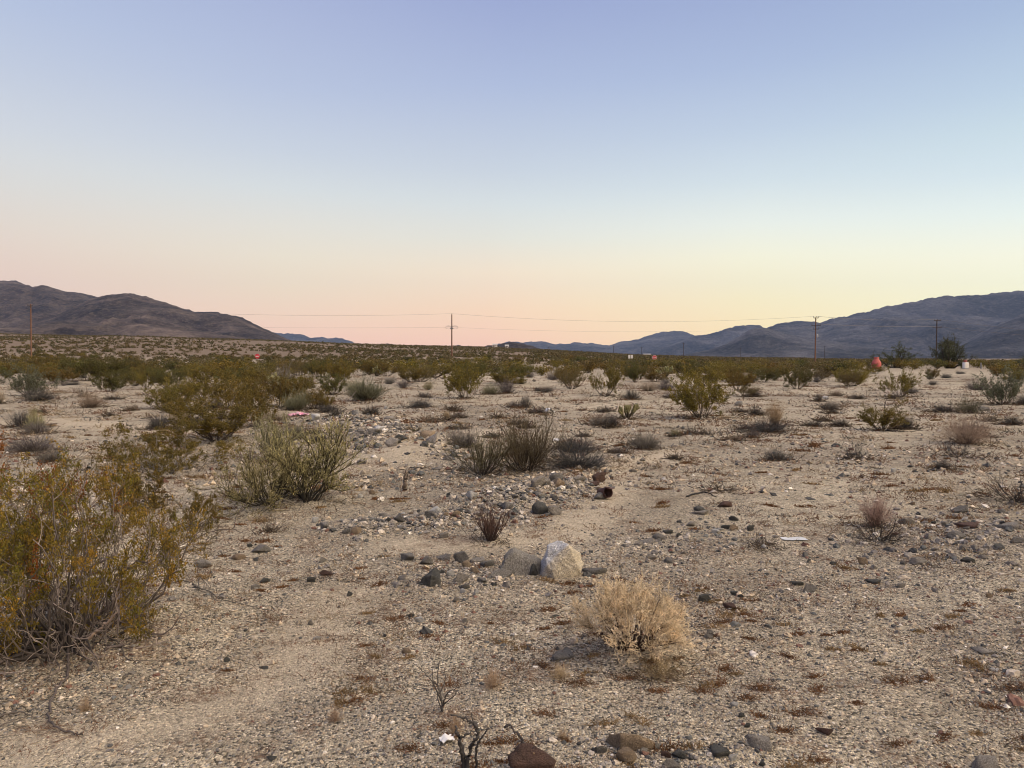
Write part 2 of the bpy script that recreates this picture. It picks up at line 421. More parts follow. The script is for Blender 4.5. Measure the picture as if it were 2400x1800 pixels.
fr = ramp(nt, [(0.35, 0.72), (0.65, 1.15)]); nt.links.new(far.outputs['Fac'], fr.inputs[0])
c = mixc(nt, c, fr.outputs[0], 0.8, 'MULTIPLY')
b = N(nt, 'ShaderNodeBsdfPrincipled'); setin(b, Roughness=0.95); b.inputs['Specular IOR Level'].default_value = 0.15
c = mixc(nt, c, (0.165, 0.118, 0.078), math_(nt, 'MULTIPLY', ms.outputs[2], 0.92))
nt.links.new(c, b.inputs['Base Color'])
h = math_(nt, 'ADD', math_(nt, 'MULTIPLY', v1.outputs['Distance'], -0.9), math_(nt, 'MULTIPLY', math_(nt, 'MULTIPLY', pm, math_(nt, 'SUBTRACT', 0.5, v2.outputs['Distance'])), 3.0))
h = math_(nt, 'ADD', h, math_(nt, 'MULTIPLY', fin.outputs['Fac'], 2.0))
bp = N(nt, 'ShaderNodeBump'); setin(bp, Strength=1.0, Distance=0.016); nt.links.new(h, bp.inputs['Height'])
bp2 = N(nt, 'ShaderNodeBump'); setin(bp2, Strength=0.7, Distance=0.06); nt.links.new(med.outputs['Fac'], bp2.inputs['Height'])
nt.links.new(bp2.outputs[0], bp.inputs['Normal'])
nt.links.new(bp.outputs[0], b.inputs['Normal']); nt.links.new(b.outputs[0], out.inputs[0])
tag(g.build('ground', m, smooth=True), None, None, kind='structure')

# ------------------------------------------------------------------ mountains
def mountain_material(name, a, bcol, veg, scale):
    m, nt, out = new_mat(name)
    tc = N(nt, 'ShaderNodeTexCoord')
    n1 = N(nt, 'ShaderNodeTexNoise'); setin(n1, Scale=scale, Detail=9.0, Roughness=0.7)
    n2 = N(nt, 'ShaderNodeTexNoise'); setin(n2, Scale=scale * 7, Detail=6.0, Roughness=0.75)
    for n in (n1, n2): nt.links.new(tc.outputs['Object'], n.inputs['Vector'])
    r1 = ramp(nt, [(0.35, a), (0.62, bcol)]); nt.links.new(n1.outputs['Fac'], r1.inputs[0])
    r2 = ramp(nt, [(0.38, 0.72), (0.52, 1.0), (0.66, 1.28)]); nt.links.new(n2.outputs['Fac'], r2.inputs[0])
    c = mixc(nt, r1.outputs[0], r2.outputs[0], 1.0, 'MULTIPLY')
    r3 = ramp(nt, [(0.52, 0.0), (0.6, 0.6)]); nt.links.new(n2.outputs['Fac'], r3.inputs[0])
    n0 = N(nt, 'ShaderNodeTexNoise'); setin(n0, Scale=scale * 0.28, Detail=5.0, Roughness=0.6, Distortion=1.2); nt.links.new(tc.outputs['Object'], n0.inputs['Vector'])
    r0 = ramp(nt, [(0.38, 0.52), (0.5, 0.95), (0.62, 1.6)]); nt.links.new(n0.outputs['Fac'], r0.inputs[0])
    c = mixc(nt, c, r0.outputs[0], 1.0, 'MULTIPLY')
    c = mixc(nt, c, veg, math_(nt, 'MULTIPLY', r3.outputs[0], 0.5))
    b = N(nt, 'ShaderNodeBsdfPrincipled'); setin(b, Roughness=0.95); b.inputs['Specular IOR Level'].default_value = 0.1
    nt.links.new(c, b.inputs['Base Color'])
    bp = N(nt, 'ShaderNodeBump'); setin(bp, Strength=1.0, Distance=0.35 / scale); nt.links.new(n2.outputs['Fac'], bp.inputs['Height'])
    nt.links.new(bp.outputs[0], b.inputs['Normal']); nt.links.new(b.outputs[0], out.inputs[0])
    return m
def mountain(name, prof, Y, front, mat, seed, base_py=842, amp=0.3, wl=None, step=2.0, rough=1.0):
    px = np.arange(prof[0][0], prof[-1][0] + step, step)
    py = np.interp(px, [p[0] for p in prof], [p[1] for p in prof])
    # round the hand-read profile and give it a craggy edge
    k = np.hanning(9); k /= k.sum(); pp = np.pad(py, 4, mode='edge'); py = np.convolve(pp, k, 'valid')
    smooth_py = py
    py = py + (fbm(px * 0.09, px * 0 + seed, 3, seed) - 0.5) * 5.0 * rough + (vnoise(px * 0.22, px * 0 + seed, seed + 9) - 0.5) * 1.0 * rough
    rows = 110
    t = np.concatenate([np.linspace(0, 1, rows), 1 + np.linspace(0.04, 0.6, 14)])
    T, PXg = np.meshgrid(t, px, indexing='ij'); PYg = np.broadcast_to(py, T.shape)
    Yg = Y - (1 - T) * front
    Xg = (PXg - CX) / F_PX * Yg
    zr = EYE + (HZ - PYg) / F_PX * Y; zs = EYE + (HZ - np.broadcast_to(smooth_py, T.shape)) / F_PX * Y
    zr = zs + (zr - zs) * np.clip((T - 0.8) / 0.2, 0, 1) ** 2
    zb = EYE + (HZ - base_py) / F_PX * (Y - front) - 6
    wl = wl or front * 0.5
    rg = ridged(Xg / wl, Yg / (wl * 1.25), 6, seed)
    broad = fbm(Xg / (wl * 2.2), Yg / (wl * 2.2), 3, seed + 50)
    hh = zr - zb
    tt = np.clip(T, 0, 1)
    prof_t = tt ** (0.85 + 0.9 * (broad - 0.3))
    env = np.sin(np.pi * tt ** 0.8) ** 0.8
    z = zb + hh * prof_t + hh * amp * 2.5 * (rg - 0.62) * env
    z = np.where(T > 1, zr - (T - 1) * hh * 1.1 - hh * 0.1 * (T - 1) * rg, z)
    V = np.stack([Xg, Yg, z], -1).reshape(-1, 3)
    nr, nc = T.shape
    i, j = np.meshgrid(np.arange(nr - 1), np.arange(nc - 1), indexing='ij')
    q = np.stack([i * nc + j, i * nc + j + 1, (i + 1) * nc + j + 1, (i + 1) * nc + j], -1).reshape(-1, 4)
    g = Geo(); g.add(V, q, (0.1, 0.1, 0.1))
    return tag(g.build(name, mat, smooth=True), None, None, kind='structure')
MB = mountain_material('brown_mountain_rock', (0.062, 0.047, 0.041), (0.205, 0.155, 0.122), (0.27, 0.21, 0.135), 0.012)
MR = mountain_material('grey_mountain_rock', (0.055, 0.053, 0.058), (0.14, 0.13, 0.128), (0.20, 0.18, 0.15), 0.006)
mountain('mountain', [(-420, 640), (-200, 668), (-60, 652), (0, 659), (20, 659), (36, 657), (52, 662), (70, 669), (74, 668), (78, 674), (88, 672), (101, 670), (119, 675), (155, 687), (195, 690), (235, 697), (290, 712), (420, 745), (560, 800)], 2500, 900, MB, 3, 800, 0.26)
mountain('mountain', [(60, 770), (150, 735), (215, 702), (240, 696), (262, 692), (286, 688), (315, 689), (344, 695), (390, 708), (434, 724), (455, 730), (474, 732), (506, 732), (539, 737), (571, 746), (608, 763), (647, 782), (683, 798), (760, 815)], 1900, 620, MB, 8, 803, 0.30)
mountain('hill', [(-420, 740), (-100, 765), (60, 768), (140, 752), (205, 758), (270, 765), (330, 757), (400, 764), (470, 776), (560, 790), (640, 806)], 1300, 350, MB, 15, 806, 0.3)
mountain('mountain', [(560, 800), (610, 778), (647, 780), (673, 781), (709, 786), (730, 791), (752, 791), (800, 793), (814, 796), (836, 806), (870, 818)], 6200, 900, MR, 21, 830, 0.25, step=1.5)
mountain('hill', [(840, 818), (887, 806), (905, 806), (941, 810), (985, 814), (1024, 810), (1050, 813), (1071, 809), (1090, 811), (1111, 816), (1140, 822)], 2300, 400, MB, 24, 826, 0.25, step=1.5)
mountain('hill', [(1085, 824), (1111, 819), (1129, 814), (1154, 808), (1183, 804), (1205, 801), (1227, 806), (1256, 814), (1277, 820), (1340, 830)], 1700, 380, MB, 27, 834, 0.3, step=1.5)
mountain('mountain', [(1130, 818), (1180, 803), (1201, 799), (1227, 803), (1248, 801), (1281, 800), (1295, 806), (1328, 805), (1353, 803), (1368, 805), (1386, 804), (1415, 808), (1429, 809), (1462, 799), (1494, 796), (1520, 787), (1552, 777), (1578, 777), (1600, 775), (1627, 785), (1700, 800), (1760, 815)], 6300, 1300, MR, 33, 838, 0.25, step=1.5)
mountain('mountain', [(1480, 832), (1560, 810), (1627, 787), (1661, 782), (1683, 777), (1705, 768), (1737, 763), (1760, 762), (1777, 762), (1797, 769), (1850, 790), (1900, 810)], 5200, 900, MR, 37, 838, 0.28)
mountain('mountain', [(1700, 812), (1765, 784), (1797, 769), (1824, 757), (1853, 755), (1878, 752), (1904, 753), (1924, 757), (1954, 745), (1983, 742), (2001, 736), (2045, 728), (2074, 719), (2106, 715), (2128, 710), (2153, 706), (2182, 699), (2211, 694), (2244, 694), (2298, 692), (2345, 685), (2400, 681), (2600, 668), (2900, 690)], 4300, 1500, MR, 45, 842, 0.24)
mountain('hill', [(1560, 838), (1620, 828), (1658, 822), (1708, 802), (1735, 786), (1759, 772), (1775, 769), (1797, 770), (1840, 782), (1890, 792), (1960, 800), (2060, 812), (2140, 826), (2200, 836)], 3000, 700, MR, 52, 842, 0.34)
mountain('hill', [(2180, 838), (2260, 800), (2320, 768), (2380, 742), (2440, 722), (2560, 715), (2800, 760)], 2900, 800, MR, 58, 842, 0.3)

# ------------------------------------------------------------------ haze
g = Geo()
x0, x1, y0, y1, z0, z1 = -5600, 5600, -7050, 7100, -25, 720
V = np.array([(x, y, z) for z in (z0, z1) for y in (y0, y1) for x in (x0, x1)], float)
V[:, 0] = np.where(V[:, 0] < 0, -7100, 7100)
g.add(V, np.array([(0, 2, 3, 1), (4, 5, 7, 6), (0, 1, 5, 4), (2, 6, 7, 3), (0, 4, 6, 2), (1, 3, 7, 5)]), (1, 1, 1))
m, nt, out = new_mat('dusk_haze')
pv = N(nt, 'ShaderNodeVolumePrincipled'); pv.inputs['Color'].default_value = (0.40, 0.60, 1.0, 1); pv.inputs['Density'].default_value = HAZE = 4.6e-5
nt.links.new(pv.outputs[0], out.inputs['Volume'])
tag(g.build('haze', m), None, None, kind='stuff')

# ------------------------------------------------------------------ growing plants
def grow(rng, S, D, L, K, wander=0.25, up=0.0):
    """Paths from starts S along directions D with lengths L, wandering a little and bending upwards by `up`."""
    M = len(S); P = np.zeros((M, K, 3)); P[:, 0] = S
    d = norm(D.copy()); step = (L / (K - 1))[:, None]
    for k in range(1, K):
        d = norm(d + rng.normal(0, wander, (M, 3)) + np.array([0, 0, up]))
        P[:, k] = P[:, k - 1] + d * step
    return P
def fork(rng, P, per, t0, t1, spread, upb=0.25):
    """`per` side shoots on each path: their starts, directions, parent index and position along the parent."""
    M, K, _ = P.shape
    idx = np.repeat(np.arange(M), per); t = rng.uniform(t0, t1, len(idx)) * (K - 1)
    k = np.minimum(t.astype(int), K - 2); u = (t - k)[:, None]
    S = P[idx, k] * (1 - u) + P[idx, k + 1] * u
    T = norm(P[idx, k + 1] - P[idx, k])
    D = norm(T + rng.normal(0, spread, (len(idx), 3)) + np.array([0, 0, upb]))
    return S, D, idx, t / (K - 1)
def taper(M, K, r0, r1):
    r0 = np.broadcast_to(r0, (M,)); r1 = np.broadcast_to(r1, (M,))
    return r0[:, None] + (r1 - r0)[:, None] * np.linspace(0, 1, K)[None] ** 0.8
def along(P, rng, per, t0=0.2, jit=0.01):
    M, K, _ = P.shape
    idx = np.repeat(np.arange(M), per); t = rng.uniform(t0, 1, len(idx)) * (K - 1)
    k = np.minimum(t.astype(int), K - 2); u = (t - k)[:, None]
    return P[idx, k] * (1 - u) + P[idx, k + 1] * u + rng.normal(0, jit, (len(idx), 3)), idx
def leaves(C, size, aspect, rng, flatten=0.0):
    n = len(C); size = np.broadcast_to(size, (n,)) * rng.uniform(0.6, 1.35, n)
    a = norm(rng.normal(0, 1, (n, 3)) + np.array([0, 0, 0.5])); b = norm(np.cross(a, rng.normal(0, 1, (n, 3))))
    a = a * size[:, None]; b = b * (size * aspect)[:, None]
    V = np.stack([C - a * 0.5, C + b * 0.5, C + a * 0.5, C - b * 0.5], 1).reshape(-1, 3)
    return V, np.arange(n * 4).reshape(n, 4)
def mixcol(a, b, t):
    return np.asarray(a) + (np.asarray(b) - np.asarray(a)) * np.asarray(t)[..., None]
def path_cols(M, K, a, b, rng, vary=0.2, power=1.0):
    t = np.linspace(0, 1, K)[None] ** power * np.ones((M, 1))
    return mixcol(a, b, t) * rng.uniform(1 - vary, 1 + vary, (M, 1, 1))

OLIVE, AMBER, RUST, GREEN = (0.124, 0.098, 0.018), (0.195, 0.130, 0.022), (0.27, 0.105, 0.022), (0.070, 0.075, 0.018)
TONES = {'olive': (OLIVE, AMBER, 0.35), 'green': (GREEN, OLIVE, 0.45), 'amber': (AMBER, OLIVE, 0.40), 'brown': ((0.155, 0.108, 0.036), (0.115, 0.10, 0.035), 0.4), 'hero': ((0.155, 0.140, 0.016), (0.33, 0.205, 0.026), 0.36), 'sage': ((0.135, 0.142, 0.085), (0.075, 0.080, 0.050), 0.4)}

def creosote(seed, tone='olive', nst=20, k1=6, k2=6, k3=0, nleaf=12, leaf=0.032, wob_=0.018, base_r=0.05, low_n=0, upb=0.35, W=1.35, rstem=0.010, lo=0.35, open_=0.0, stemcol=((0.05, 0.04, 0.032), (0.12, 0.095, 0.065)), rtip=0.0016):
    """A creosote bush one metre tall: bare stems fanning out of one crown, small leaves at the shoots' ends."""
    rng = np.random.default_rng(seed)
    st, fo = Geo(), Geo()
    a = rng.uniform(0, 2 * math.pi, nst); lean = np.sqrt(rng.uniform(0.02, 1, nst)) * 1.08
    tgt = np.stack([np.cos(a) * np.sin(lean) * W * 0.58, np.sin(a) * np.sin(lean) * W * 0.58, np.cos(lean) ** 0.8 * 0.92], 1) * rng.uniform(0.62, 1.0, (nst, 1))
    K = 8; t = np.linspace(0, 1, K)[None, :, None]
    S0 = np.stack([np.cos(a), np.sin(a), a * 0 - 0.4], 1) * (base_r * W * rng.uniform(0.1, 1, (nst, 1)))
    P = S0[:, None] + np.concatenate([tgt[:, None, :2] * t ** 0.85, tgt[:, None, 2:] * t ** 1.2], 2)
    wob = np.cumsum(rng.normal(0, wob_, (nst, K, 3)), axis=1); wob -= wob[:, :1]; P = P + wob
    r0 = rstem * rng.uniform(0.5, 1.2, nst)
    v, q = tubes(P, taper(nst, K, r0, rstem * 0.22), 4); st.add(v, q, tube_cols(path_cols(nst, K, *stemcol, rng), 4))
    if low_n:
        a2 = rng.uniform(0, 2 * math.pi, low_n); el_ = rng.uniform(0.0, 0.7, low_n)
        PL = grow(rng, np.stack([np.cos(a2), np.sin(a2), a2 * 0 + 0.01], 1) * (base_r * W * rng.uniform(0.1, 1.2, (low_n, 1))), np.stack([np.cos(a2) * np.cos(el_), np.sin(a2) * np.cos(el_), np.sin(el_)], 1), rng.uniform(0.3, 0.75, low_n), 10, 0.30, 0.05)
        PL[..., 2] = np.maximum(PL[..., 2], 0.01)
        v, q = tubes(PL, taper(low_n, 10, rstem * rng.uniform(0.4, 1.1, low_n), rstem * 0.2), 4); st.add(v, q, tube_cols(path_cols(low_n, 10, stemcol[0], stemcol[1], rng, 0.4), 4))
        S, D, il_, _ = fork(rng, PL, 4, 0.3, 1.0, 0.8, 0.1); PL2 = grow(rng, S, D, rng.uniform(0.1, 0.3, len(S)), 6, 0.3, 0.03)
        v, q = tubes(PL2, taper(len(PL2), 6, rstem * 0.28, rtip), 3); st.add(v, q, tube_cols(path_cols(len(PL2), 6, stemcol[1], stemcol[1], rng, 0.4), 3))
    Ls = np.linalg.norm(tgt, axis=1)
    S, D, i1, _ = fork(rng, P, k1, lo, 0.97, 0.48 + (0.35 - upb) * 0.5, upb); L1 = Ls[i1] * rng.uniform(0.22, 0.42, len(S))
    P1 = grow(rng, S, D, L1, 6, 0.16 + wob_ * 1.5, 0.05)
    bare = rng.uniform(0, 1, len(P1)) < open_
    if open_ > 0.3: P1 = P1[:]; sel = ~bare | (rng.uniform(0, 1, len(P1)) < 0.45); P1, L1, bare = P1[sel], L1[sel], bare[sel]
    v, q = tubes(P1, taper(len(P1), 6, rstem * 0.3, rtip), 3); st.add(v, q, tube_cols(path_cols(len(P1), 6, stemcol[1], (0.13, 0.10, 0.05), rng), 3))
    S, D, i2, _ = fork(rng, P1, k2, 0.15, 1.0, 0.55 + (0.35 - upb), upb * 0.7)
    if open_ > 0.3: sel = ~bare[i2] | (rng.uniform(0, 1, len(i2)) < 0.3); S, D, i2 = S[sel], D[sel], i2[sel]
    L2 = L1[i2] * rng.uniform(0.3, 0.6, len(S))
    P2 = grow(rng, S, D, L2, 4, 0.2 + wob_ * 2, 0.03)
    v, q = tubes(P2, taper(len(P2), 4, rtip * 1.3, rtip * 0.8), 3); st.add(v, q, tube_cols(path_cols(len(P2), 4, (0.11, 0.085, 0.042), (0.10, 0.085, 0.03), rng), 3))
    last, par = P2, i2
    if k3:
        S, D, i3, _ = fork(rng, P2, k3, 0.1, 1.0, 0.6, 0.2); L3 = L2[i3] * rng.uniform(0.4, 0.8, len(S))
        P3 = grow(rng, S, D, L3, 3, 0.2, 0.03)
        v, q = tubes(P3, taper(len(P3), 3, rtip, rtip * 0.6), 3); st.add(v, q, tube_cols(path_cols(len(P3), 3, (0.10, 0.082, 0.035), (0.10, 0.085, 0.03), rng), 3))
        last, par = P3, i2[i3]
    c0, c1, mixv = TONES[tone]
    keep = ~bare[par]
    hue1 = np.clip(rng.normal(mixv, 0.3, len(P1)), 0, 1); rust = rng.uniform(0, 1, len(P1)) < (0.025 if tone == 'hero' else 0.0)
    C, il = along(last[keep], rng, nleaf, 0.15, leaf * 0.55)
    p_ = par[keep][il]
    cc = mixcol(c0, c1, np.clip(hue1[p_] + rng.normal(0, 0.15, len(p_)), 0, 1)); cc[rust[p_]] = np.array(RUST)
    cc = cc * (rng.uniform(0.65, 1.4, (len(cc), 1)) if tone == 'hero' else rng.uniform(0.78, 1.25, (len(cc), 1)))
    v, q = leaves(C, leaf, 0.55, rng); fo.add(v, q, np.repeat(cc, 4, axis=0))
    return [('branches', st, M_STEM), ('foliage', fo, M_LEAF)]

def tuft(seed, n=260, forks=3, W=1.5, r=0.0035, base=(0.035, 0.032, 0.03), tip=(0.15, 0.135, 0.11), curl=0.10, flatness=1.0, tipleaf=None, nleaf=0, leafsize=0.02, lean_max=1.35, power=1.0, up=0.02):
    """A twiggy half-globe one metre tall: fine stems radiating from the root, forked at their ends."""
    rng = np.random.default_rng(seed); g = Geo()
    a = rng.uniform(0, 2 * math.pi, n); lean = np.arccos(1 - rng.uniform(0, 1, n) * (1 - math.cos(lean_max)))
    D = np.stack([np.cos(a) * np.sin(lean) * W / 2, np.sin(a) * np.sin(lean) * W / 2, np.cos(lean) * flatness + 0.06], 1)
    L = np.linalg.norm(D, axis=1) * rng.uniform(0.5, 0.95, n) * 0.72
    L = L * (0.55 + 0.9 * vnoise(a * 0.9 + seed, lean * 1.6 + seed, seed))
    S = np.stack([np.cos(a), np.sin(a), a * 0 - 0.2], 1) * (0.10 * W * rng.uniform(0, 1, (n, 1)))
    P = grow(rng, S, D, L, 6, curl, up)
    v, q = tubes(P, taper(n, 6, r * rng.uniform(0.7, 1.4, n), r * 0.6), 3); mid_ = mixcol(base, tip, np.array(0.55))
    g.add(v, q, tube_cols(path_cols(n, 6, base, mid_, rng, 0.3, power), 3))
    S, D, i1, _ = fork(rng, P, forks, 0.35, 1.0, 0.42, 0.12)
    P1 = grow(rng, S, D, L[i1] * rng.uniform(0.3, 0.6, len(S)), 4, curl * 1.5, up)
    v, q = tubes(P1, taper(len(P1), 4, r * 0.65, r * 0.4), 3)
    g.add(v, q, tube_cols(path_cols(len(P1), 4, mid_, tip, rng, 0.3), 3))
    parts = [('twigs', g, M_STEM)]
    if tipleaf is not None:
        C, il = along(P1, rng, nleaf, 0.3, leafsize * 0.6); f = Geo()
        v, q = leaves(C, leafsize, 0.5, rng); cc = np.asarray(tipleaf) * rng.uniform(0.6, 1.35, (len(C), 1)); f.add(v, q, np.repeat(cc, 4, 0))
        parts.append(('foliage', f, M_LEAF))
    return parts

def broom(seed, n=60, forks=5, forks2=3, W=1.0, r=0.006, base=(0.055, 0.042, 0.034), tip=(0.12, 0.085, 0.055), spread=0.35, curl=0.08, lean_max=0.75, tip2=None, up=0.14, nleaf=0, leafsize=0.022):
    """An upright broom of green or brown stems one metre tall that fork again and again and bend upwards."""
    rng = np.random.default_rng(seed); st, yo = Geo(), Geo(); tip2 = tip2 or tip
    a = rng.uniform(0, 2 * math.pi, n); lean = rng.uniform(0, 1, n) ** 0.6 * lean_max
    D = np.stack([np.cos(a) * np.sin(lean) * W, np.sin(a) * np.sin(lean) * W, np.cos(lean)], 1)
    S = np.stack([np.cos(a), np.sin(a), a * 0 - 0.25], 1) * (0.09 * W * rng.uniform(0, 1, (n, 1)))
    L = rng.uniform(0.32, 0.82, n) * np.linalg.norm(D, axis=1)
    P = grow(rng, S, D, L, 7, curl, up * 0.4)
    v, q = tubes(P, taper(n, 7, r * rng.uniform(0.6, 1.3, n), r * 0.5), 4); st.add(v, q, tube_cols(path_cols(n, 7, base, mixcol(base, tip, np.array(0.5)), rng), 4))
    S, D, i1, t1 = fork(rng, P, forks, 0.3, 1.0, spread, up); L1 = L[i1] * rng.uniform(0.35, 0.7, len(S))
    P1 = grow(rng, S, D, L1, 6, curl, up)
    v, q = tubes(P1, taper(len(P1), 6, r * 0.40, r * 0.26), 3); yo.add(v, q, tube_cols(path_cols(len(P1), 6, mixcol(base, tip, np.array(0.5)), tip, rng), 3))
    if forks2:
        S, D, i2, _ = fork(rng, P1, forks2, 0.3, 1.0, spread, up)
        P2 = grow(rng, S, D, L1[i2] * rng.uniform(0.3, 0.6, len(S)), 4, curl, up)
        v, q = tubes(P2, taper(len(P2), 4, r * 0.26, r * 0.18), 3); yo.add(v, q, tube_cols(path_cols(len(P2), 4, tip, tip2, rng, 0.3), 3))
        if nleaf:
            C, il = along(P2, rng, nleaf, 0.25, leafsize * 0.5); v, q = leaves(C, leafsize, 0.4, rng)
            yo.add(v, q, np.repeat(mixcol(tip, tip2, rng.uniform(0.3, 1, len(C))) * rng.uniform(0.6, 1.3, (len(C), 1)), 4, 0))
    return [('branches', st, M_STEM), ('shoots', yo, M_STRAW)]

def grass(seed, n=300, W=0.8, r=0.003, base=(0.16, 0.12, 0.08), tip=(0.42, 0.31, 0.2), curl=0.14, lean_max=0.9, fuzz=0):
    rng = np.random.default_rng(seed); g = Geo()
    a = rng.uniform(0, 2 * math.pi, n); lean = rng.uniform(0, 1, n) ** 0.7 * lean_max
    D = np.stack([np.cos(a) * np.sin(lean), np.sin(a) * np.sin(lean), np.cos(lean)], 1) * np.array([W, W, 1.0])
    S = np.stack([np.cos(a), np.sin(a), a * 0 - 0.1], 1) * (0.14 * W * rng.uniform(0, 1, (n, 1)))
    L = rng.uniform(0.45, 1.0, n) * np.linalg.norm(D, axis=1)
    P = grow(rng, S, D, L, 6, curl, -0.02)
    v, q = tubes(P, taper(n, 6, r, r * 0.35), 3); g.add(v, q, tube_cols(path_cols(n, 6, base, tip, rng, 0.3), 3))
    if fuzz:
        S, D, i1, _ = fork(rng, P, fuzz, 0.4, 1.0, 0.7, 0.1)
        P1 = grow(rng, S, D, L[i1] * rng.uniform(0.12, 0.3, len(S)), 4, 0.35, 0.0)
        v, q = tubes(P1, taper(len(P1), 4, r * 0.55, r * 0.35), 3); g.add(v, q, tube_cols(path_cols(len(P1), 4, tip, tip, rng, 0.3), 3))
    return [('blades', g, M_STRAW)]

def tangle(seed):
    """The dry straw-coloured bush: dark forked wood below, a dense cloud of crooked straw twigs above."""
    rng = np.random.default_rng(seed); st, tw = Geo(), Geo()
    n = 46; a = rng.uniform(0, 2 * math.pi, n); lean = rng.uniform(0, 1, n) ** 0.6 * 1.25
    D = np.stack([np.cos(a) * np.sin(lean) * 0.95, np.sin(a) * np.sin(lean) * 0.95, np.cos(lean) + 0.12], 1)
    S = np.stack([np.cos(a), np.sin(a), a * 0 - 0.2], 1) * (0.07 * rng.uniform(0, 1, (n, 1)))
    L = rng.uniform(0.45, 0.72, n); P = grow(rng, S, D, L, 7, 0.14, 0.03)
    v, q = tubes(P, taper(n, 7, 0.014 * rng.uniform(0.4, 1.2, n), 0.004), 4); st.add(v, q, tube_cols(path_cols(n, 7, (0.045, 0.034, 0.028), (0.13, 0.095, 0.065), rng), 4))
    S, D, i1, _ = fork(rng, P, 8, 0.6, 1.0, 0.5, 0.3); L1 = rng.uniform(0.14, 0.34, len(S)); P1 = grow(rng, S, D, L1, 6, 0.28, 0.04)
    a0, a1 = (0.30, 0.22, 0.14), (0.64, 0.50, 0.33)
    v, q = tubes(P1, taper(len(P1), 6, 0.0042, 0.0028), 3); tw.add(v, q, tube_cols(path_cols(len(P1), 6, a0, a1, rng, 0.25), 3))
    S, D, i2, _ = fork(rng, P1, 8, 0.1, 1.0, 0.8, 0.2); L2 = rng.uniform(0.05, 0.13, len(S)); P2 = grow(rng, S, D, L2, 5, 0.5, 0.0)
    v, q = tubes(P2, taper(len(P2), 5, 0.0028, 0.0018), 3); tw.add(v, q, tube_cols(path_cols(len(P2), 5, a1, (0.74, 0.60, 0.41), rng, 0.25), 3))
    S, D, i3, _ = fork(rng, P2, 3, 0.2, 1.0, 0.9, 0.1); P3 = grow(rng, S, D, rng.uniform(0.02, 0.05, len(S)), 3, 0.4, 0.0)
    v, q = tubes(P3, taper(len(P3), 3, 0.0022, 0.0016), 3); tw.add(v, q, tube_cols(path_cols(len(P3), 3, a1, (0.76, 0.62, 0.43), rng, 0.25), 3))
    return [('branches', st, M_STEM), ('twigs', tw, M_STRAW)]

def cholla(seed, n=9):
    """A small cholla cactus: a dark woody base carrying knobbly joints bristling with pale spines."""
    rng = np.random.default_rng(seed); jt, spn, base = Geo(), Geo(), Geo()
    a = np.arange(n) / n * 2 * math.pi + rng.normal(0, 0.3, n); lean = rng.uniform(0.2, 1.1, n)
    D = np.stack([np.cos(a) * np.sin(lean), np.sin(a) * np.sin(lean), np.cos(lean)], 1)
    P = grow(rng, np.zeros((n, 3)), D, rng.uniform(0.45, 0.65, n), 6, 0.12, 0.08)
    v, q = tubes(P, taper(n, 6, 0.035, 0.03), 6); base.add(v, q, tube_cols(path_cols(n, 6, (0.05, 0.04, 0.03), (0.11, 0.10, 0.05), rng), 6))
    S, D, _, _ = fork(rng, P, 5, 0.55, 1.0, 0.5, 0.55)
    P1 = grow(rng, S, D, rng.uniform(0.16, 0.28, len(S)), 6, 0.1, 0.12)
    R = 0.042 * np.array([0.5, 0.95, 1.0, 1.05, 0.9, 0.25])[None] * rng.uniform(0.8, 1.2, (len(P1), 1))
    v, q = tubes(P1, R, 7); jt.add(v, q, (0.20, 0.19, 0.075))
    C, il = along(P1, rng, 46, 0.0, 0.02)
    dd = norm(rng.normal(0, 1, C.shape)); L = 0.055
    side = norm(np.cross(dd, rng.normal(0, 1, C.shape))) * 0.004
    V = np.stack([C - side, C + side, C + dd * L], 1).reshape(-1, 3)
    spn.add(V, np.arange(len(V)).reshape(-1, 3), np.repeat(np.array([[0.66, 0.60, 0.36]]) * rng.uniform(0.6, 1.2, (len(C), 1)), 3, 0))
    return [('stems', base, M_STEM), ('joints', jt, M_STEM), ('spines', spn, M_STRAW)]

def far_shrub(seed, tone, nl=950, leaf=0.085, W=1.5):
    """A bush too distant to show its twigs: leaf sprays over dark stems in one mesh."""
    rng = np.random.default_rng(seed); g = Geo(); n = 12
    a = rng.uniform(0, 2 * math.pi, n); lean = np.sqrt(rng.uniform(0, 1, n)) * 1.1
    T = np.stack([np.cos(a) * np.sin(lean) * W * 0.5, np.sin(a) * np.sin(lean) * W * 0.5, np.cos(lean) ** 0.7 * 0.95], 1) * rng.uniform(0.75, 1, (n, 1))
    P = T[:, None] * np.linspace(0, 1, 4)[None, :, None] + rng.normal(0, 0.02, (n, 4, 3))
    v, q = tubes(P, taper(n, 4, 0.014, 0.006), 3); g.add(v, q, (0.08, 0.062, 0.045))
    c0, c1, mv = TONES[tone]
    i = rng.integers(0, n, nl); t = rng.uniform(0.35, 1.05, nl)[:, None]
    C = T[i] * t + rng.normal(0, 0.10, (nl, 3)) * np.array([1, 1, 0.7]); C[:, 2] = np.maximum(C[:, 2], 0.03)
    hue = np.clip(rng.normal(mv, 0.35, n), 0, 1)
    cc = mixcol(c0, c1, np.clip(hue[i] + rng.normal(0, 0.15, nl), 0, 1)) * rng.uniform(0.6, 1.35, (nl, 1))
    v, q = leaves(C, leaf, 0.6, rng); g.add(v, q, np.repeat(cc, 4, 0))
    return [('shrub', g, M_LEAF)]

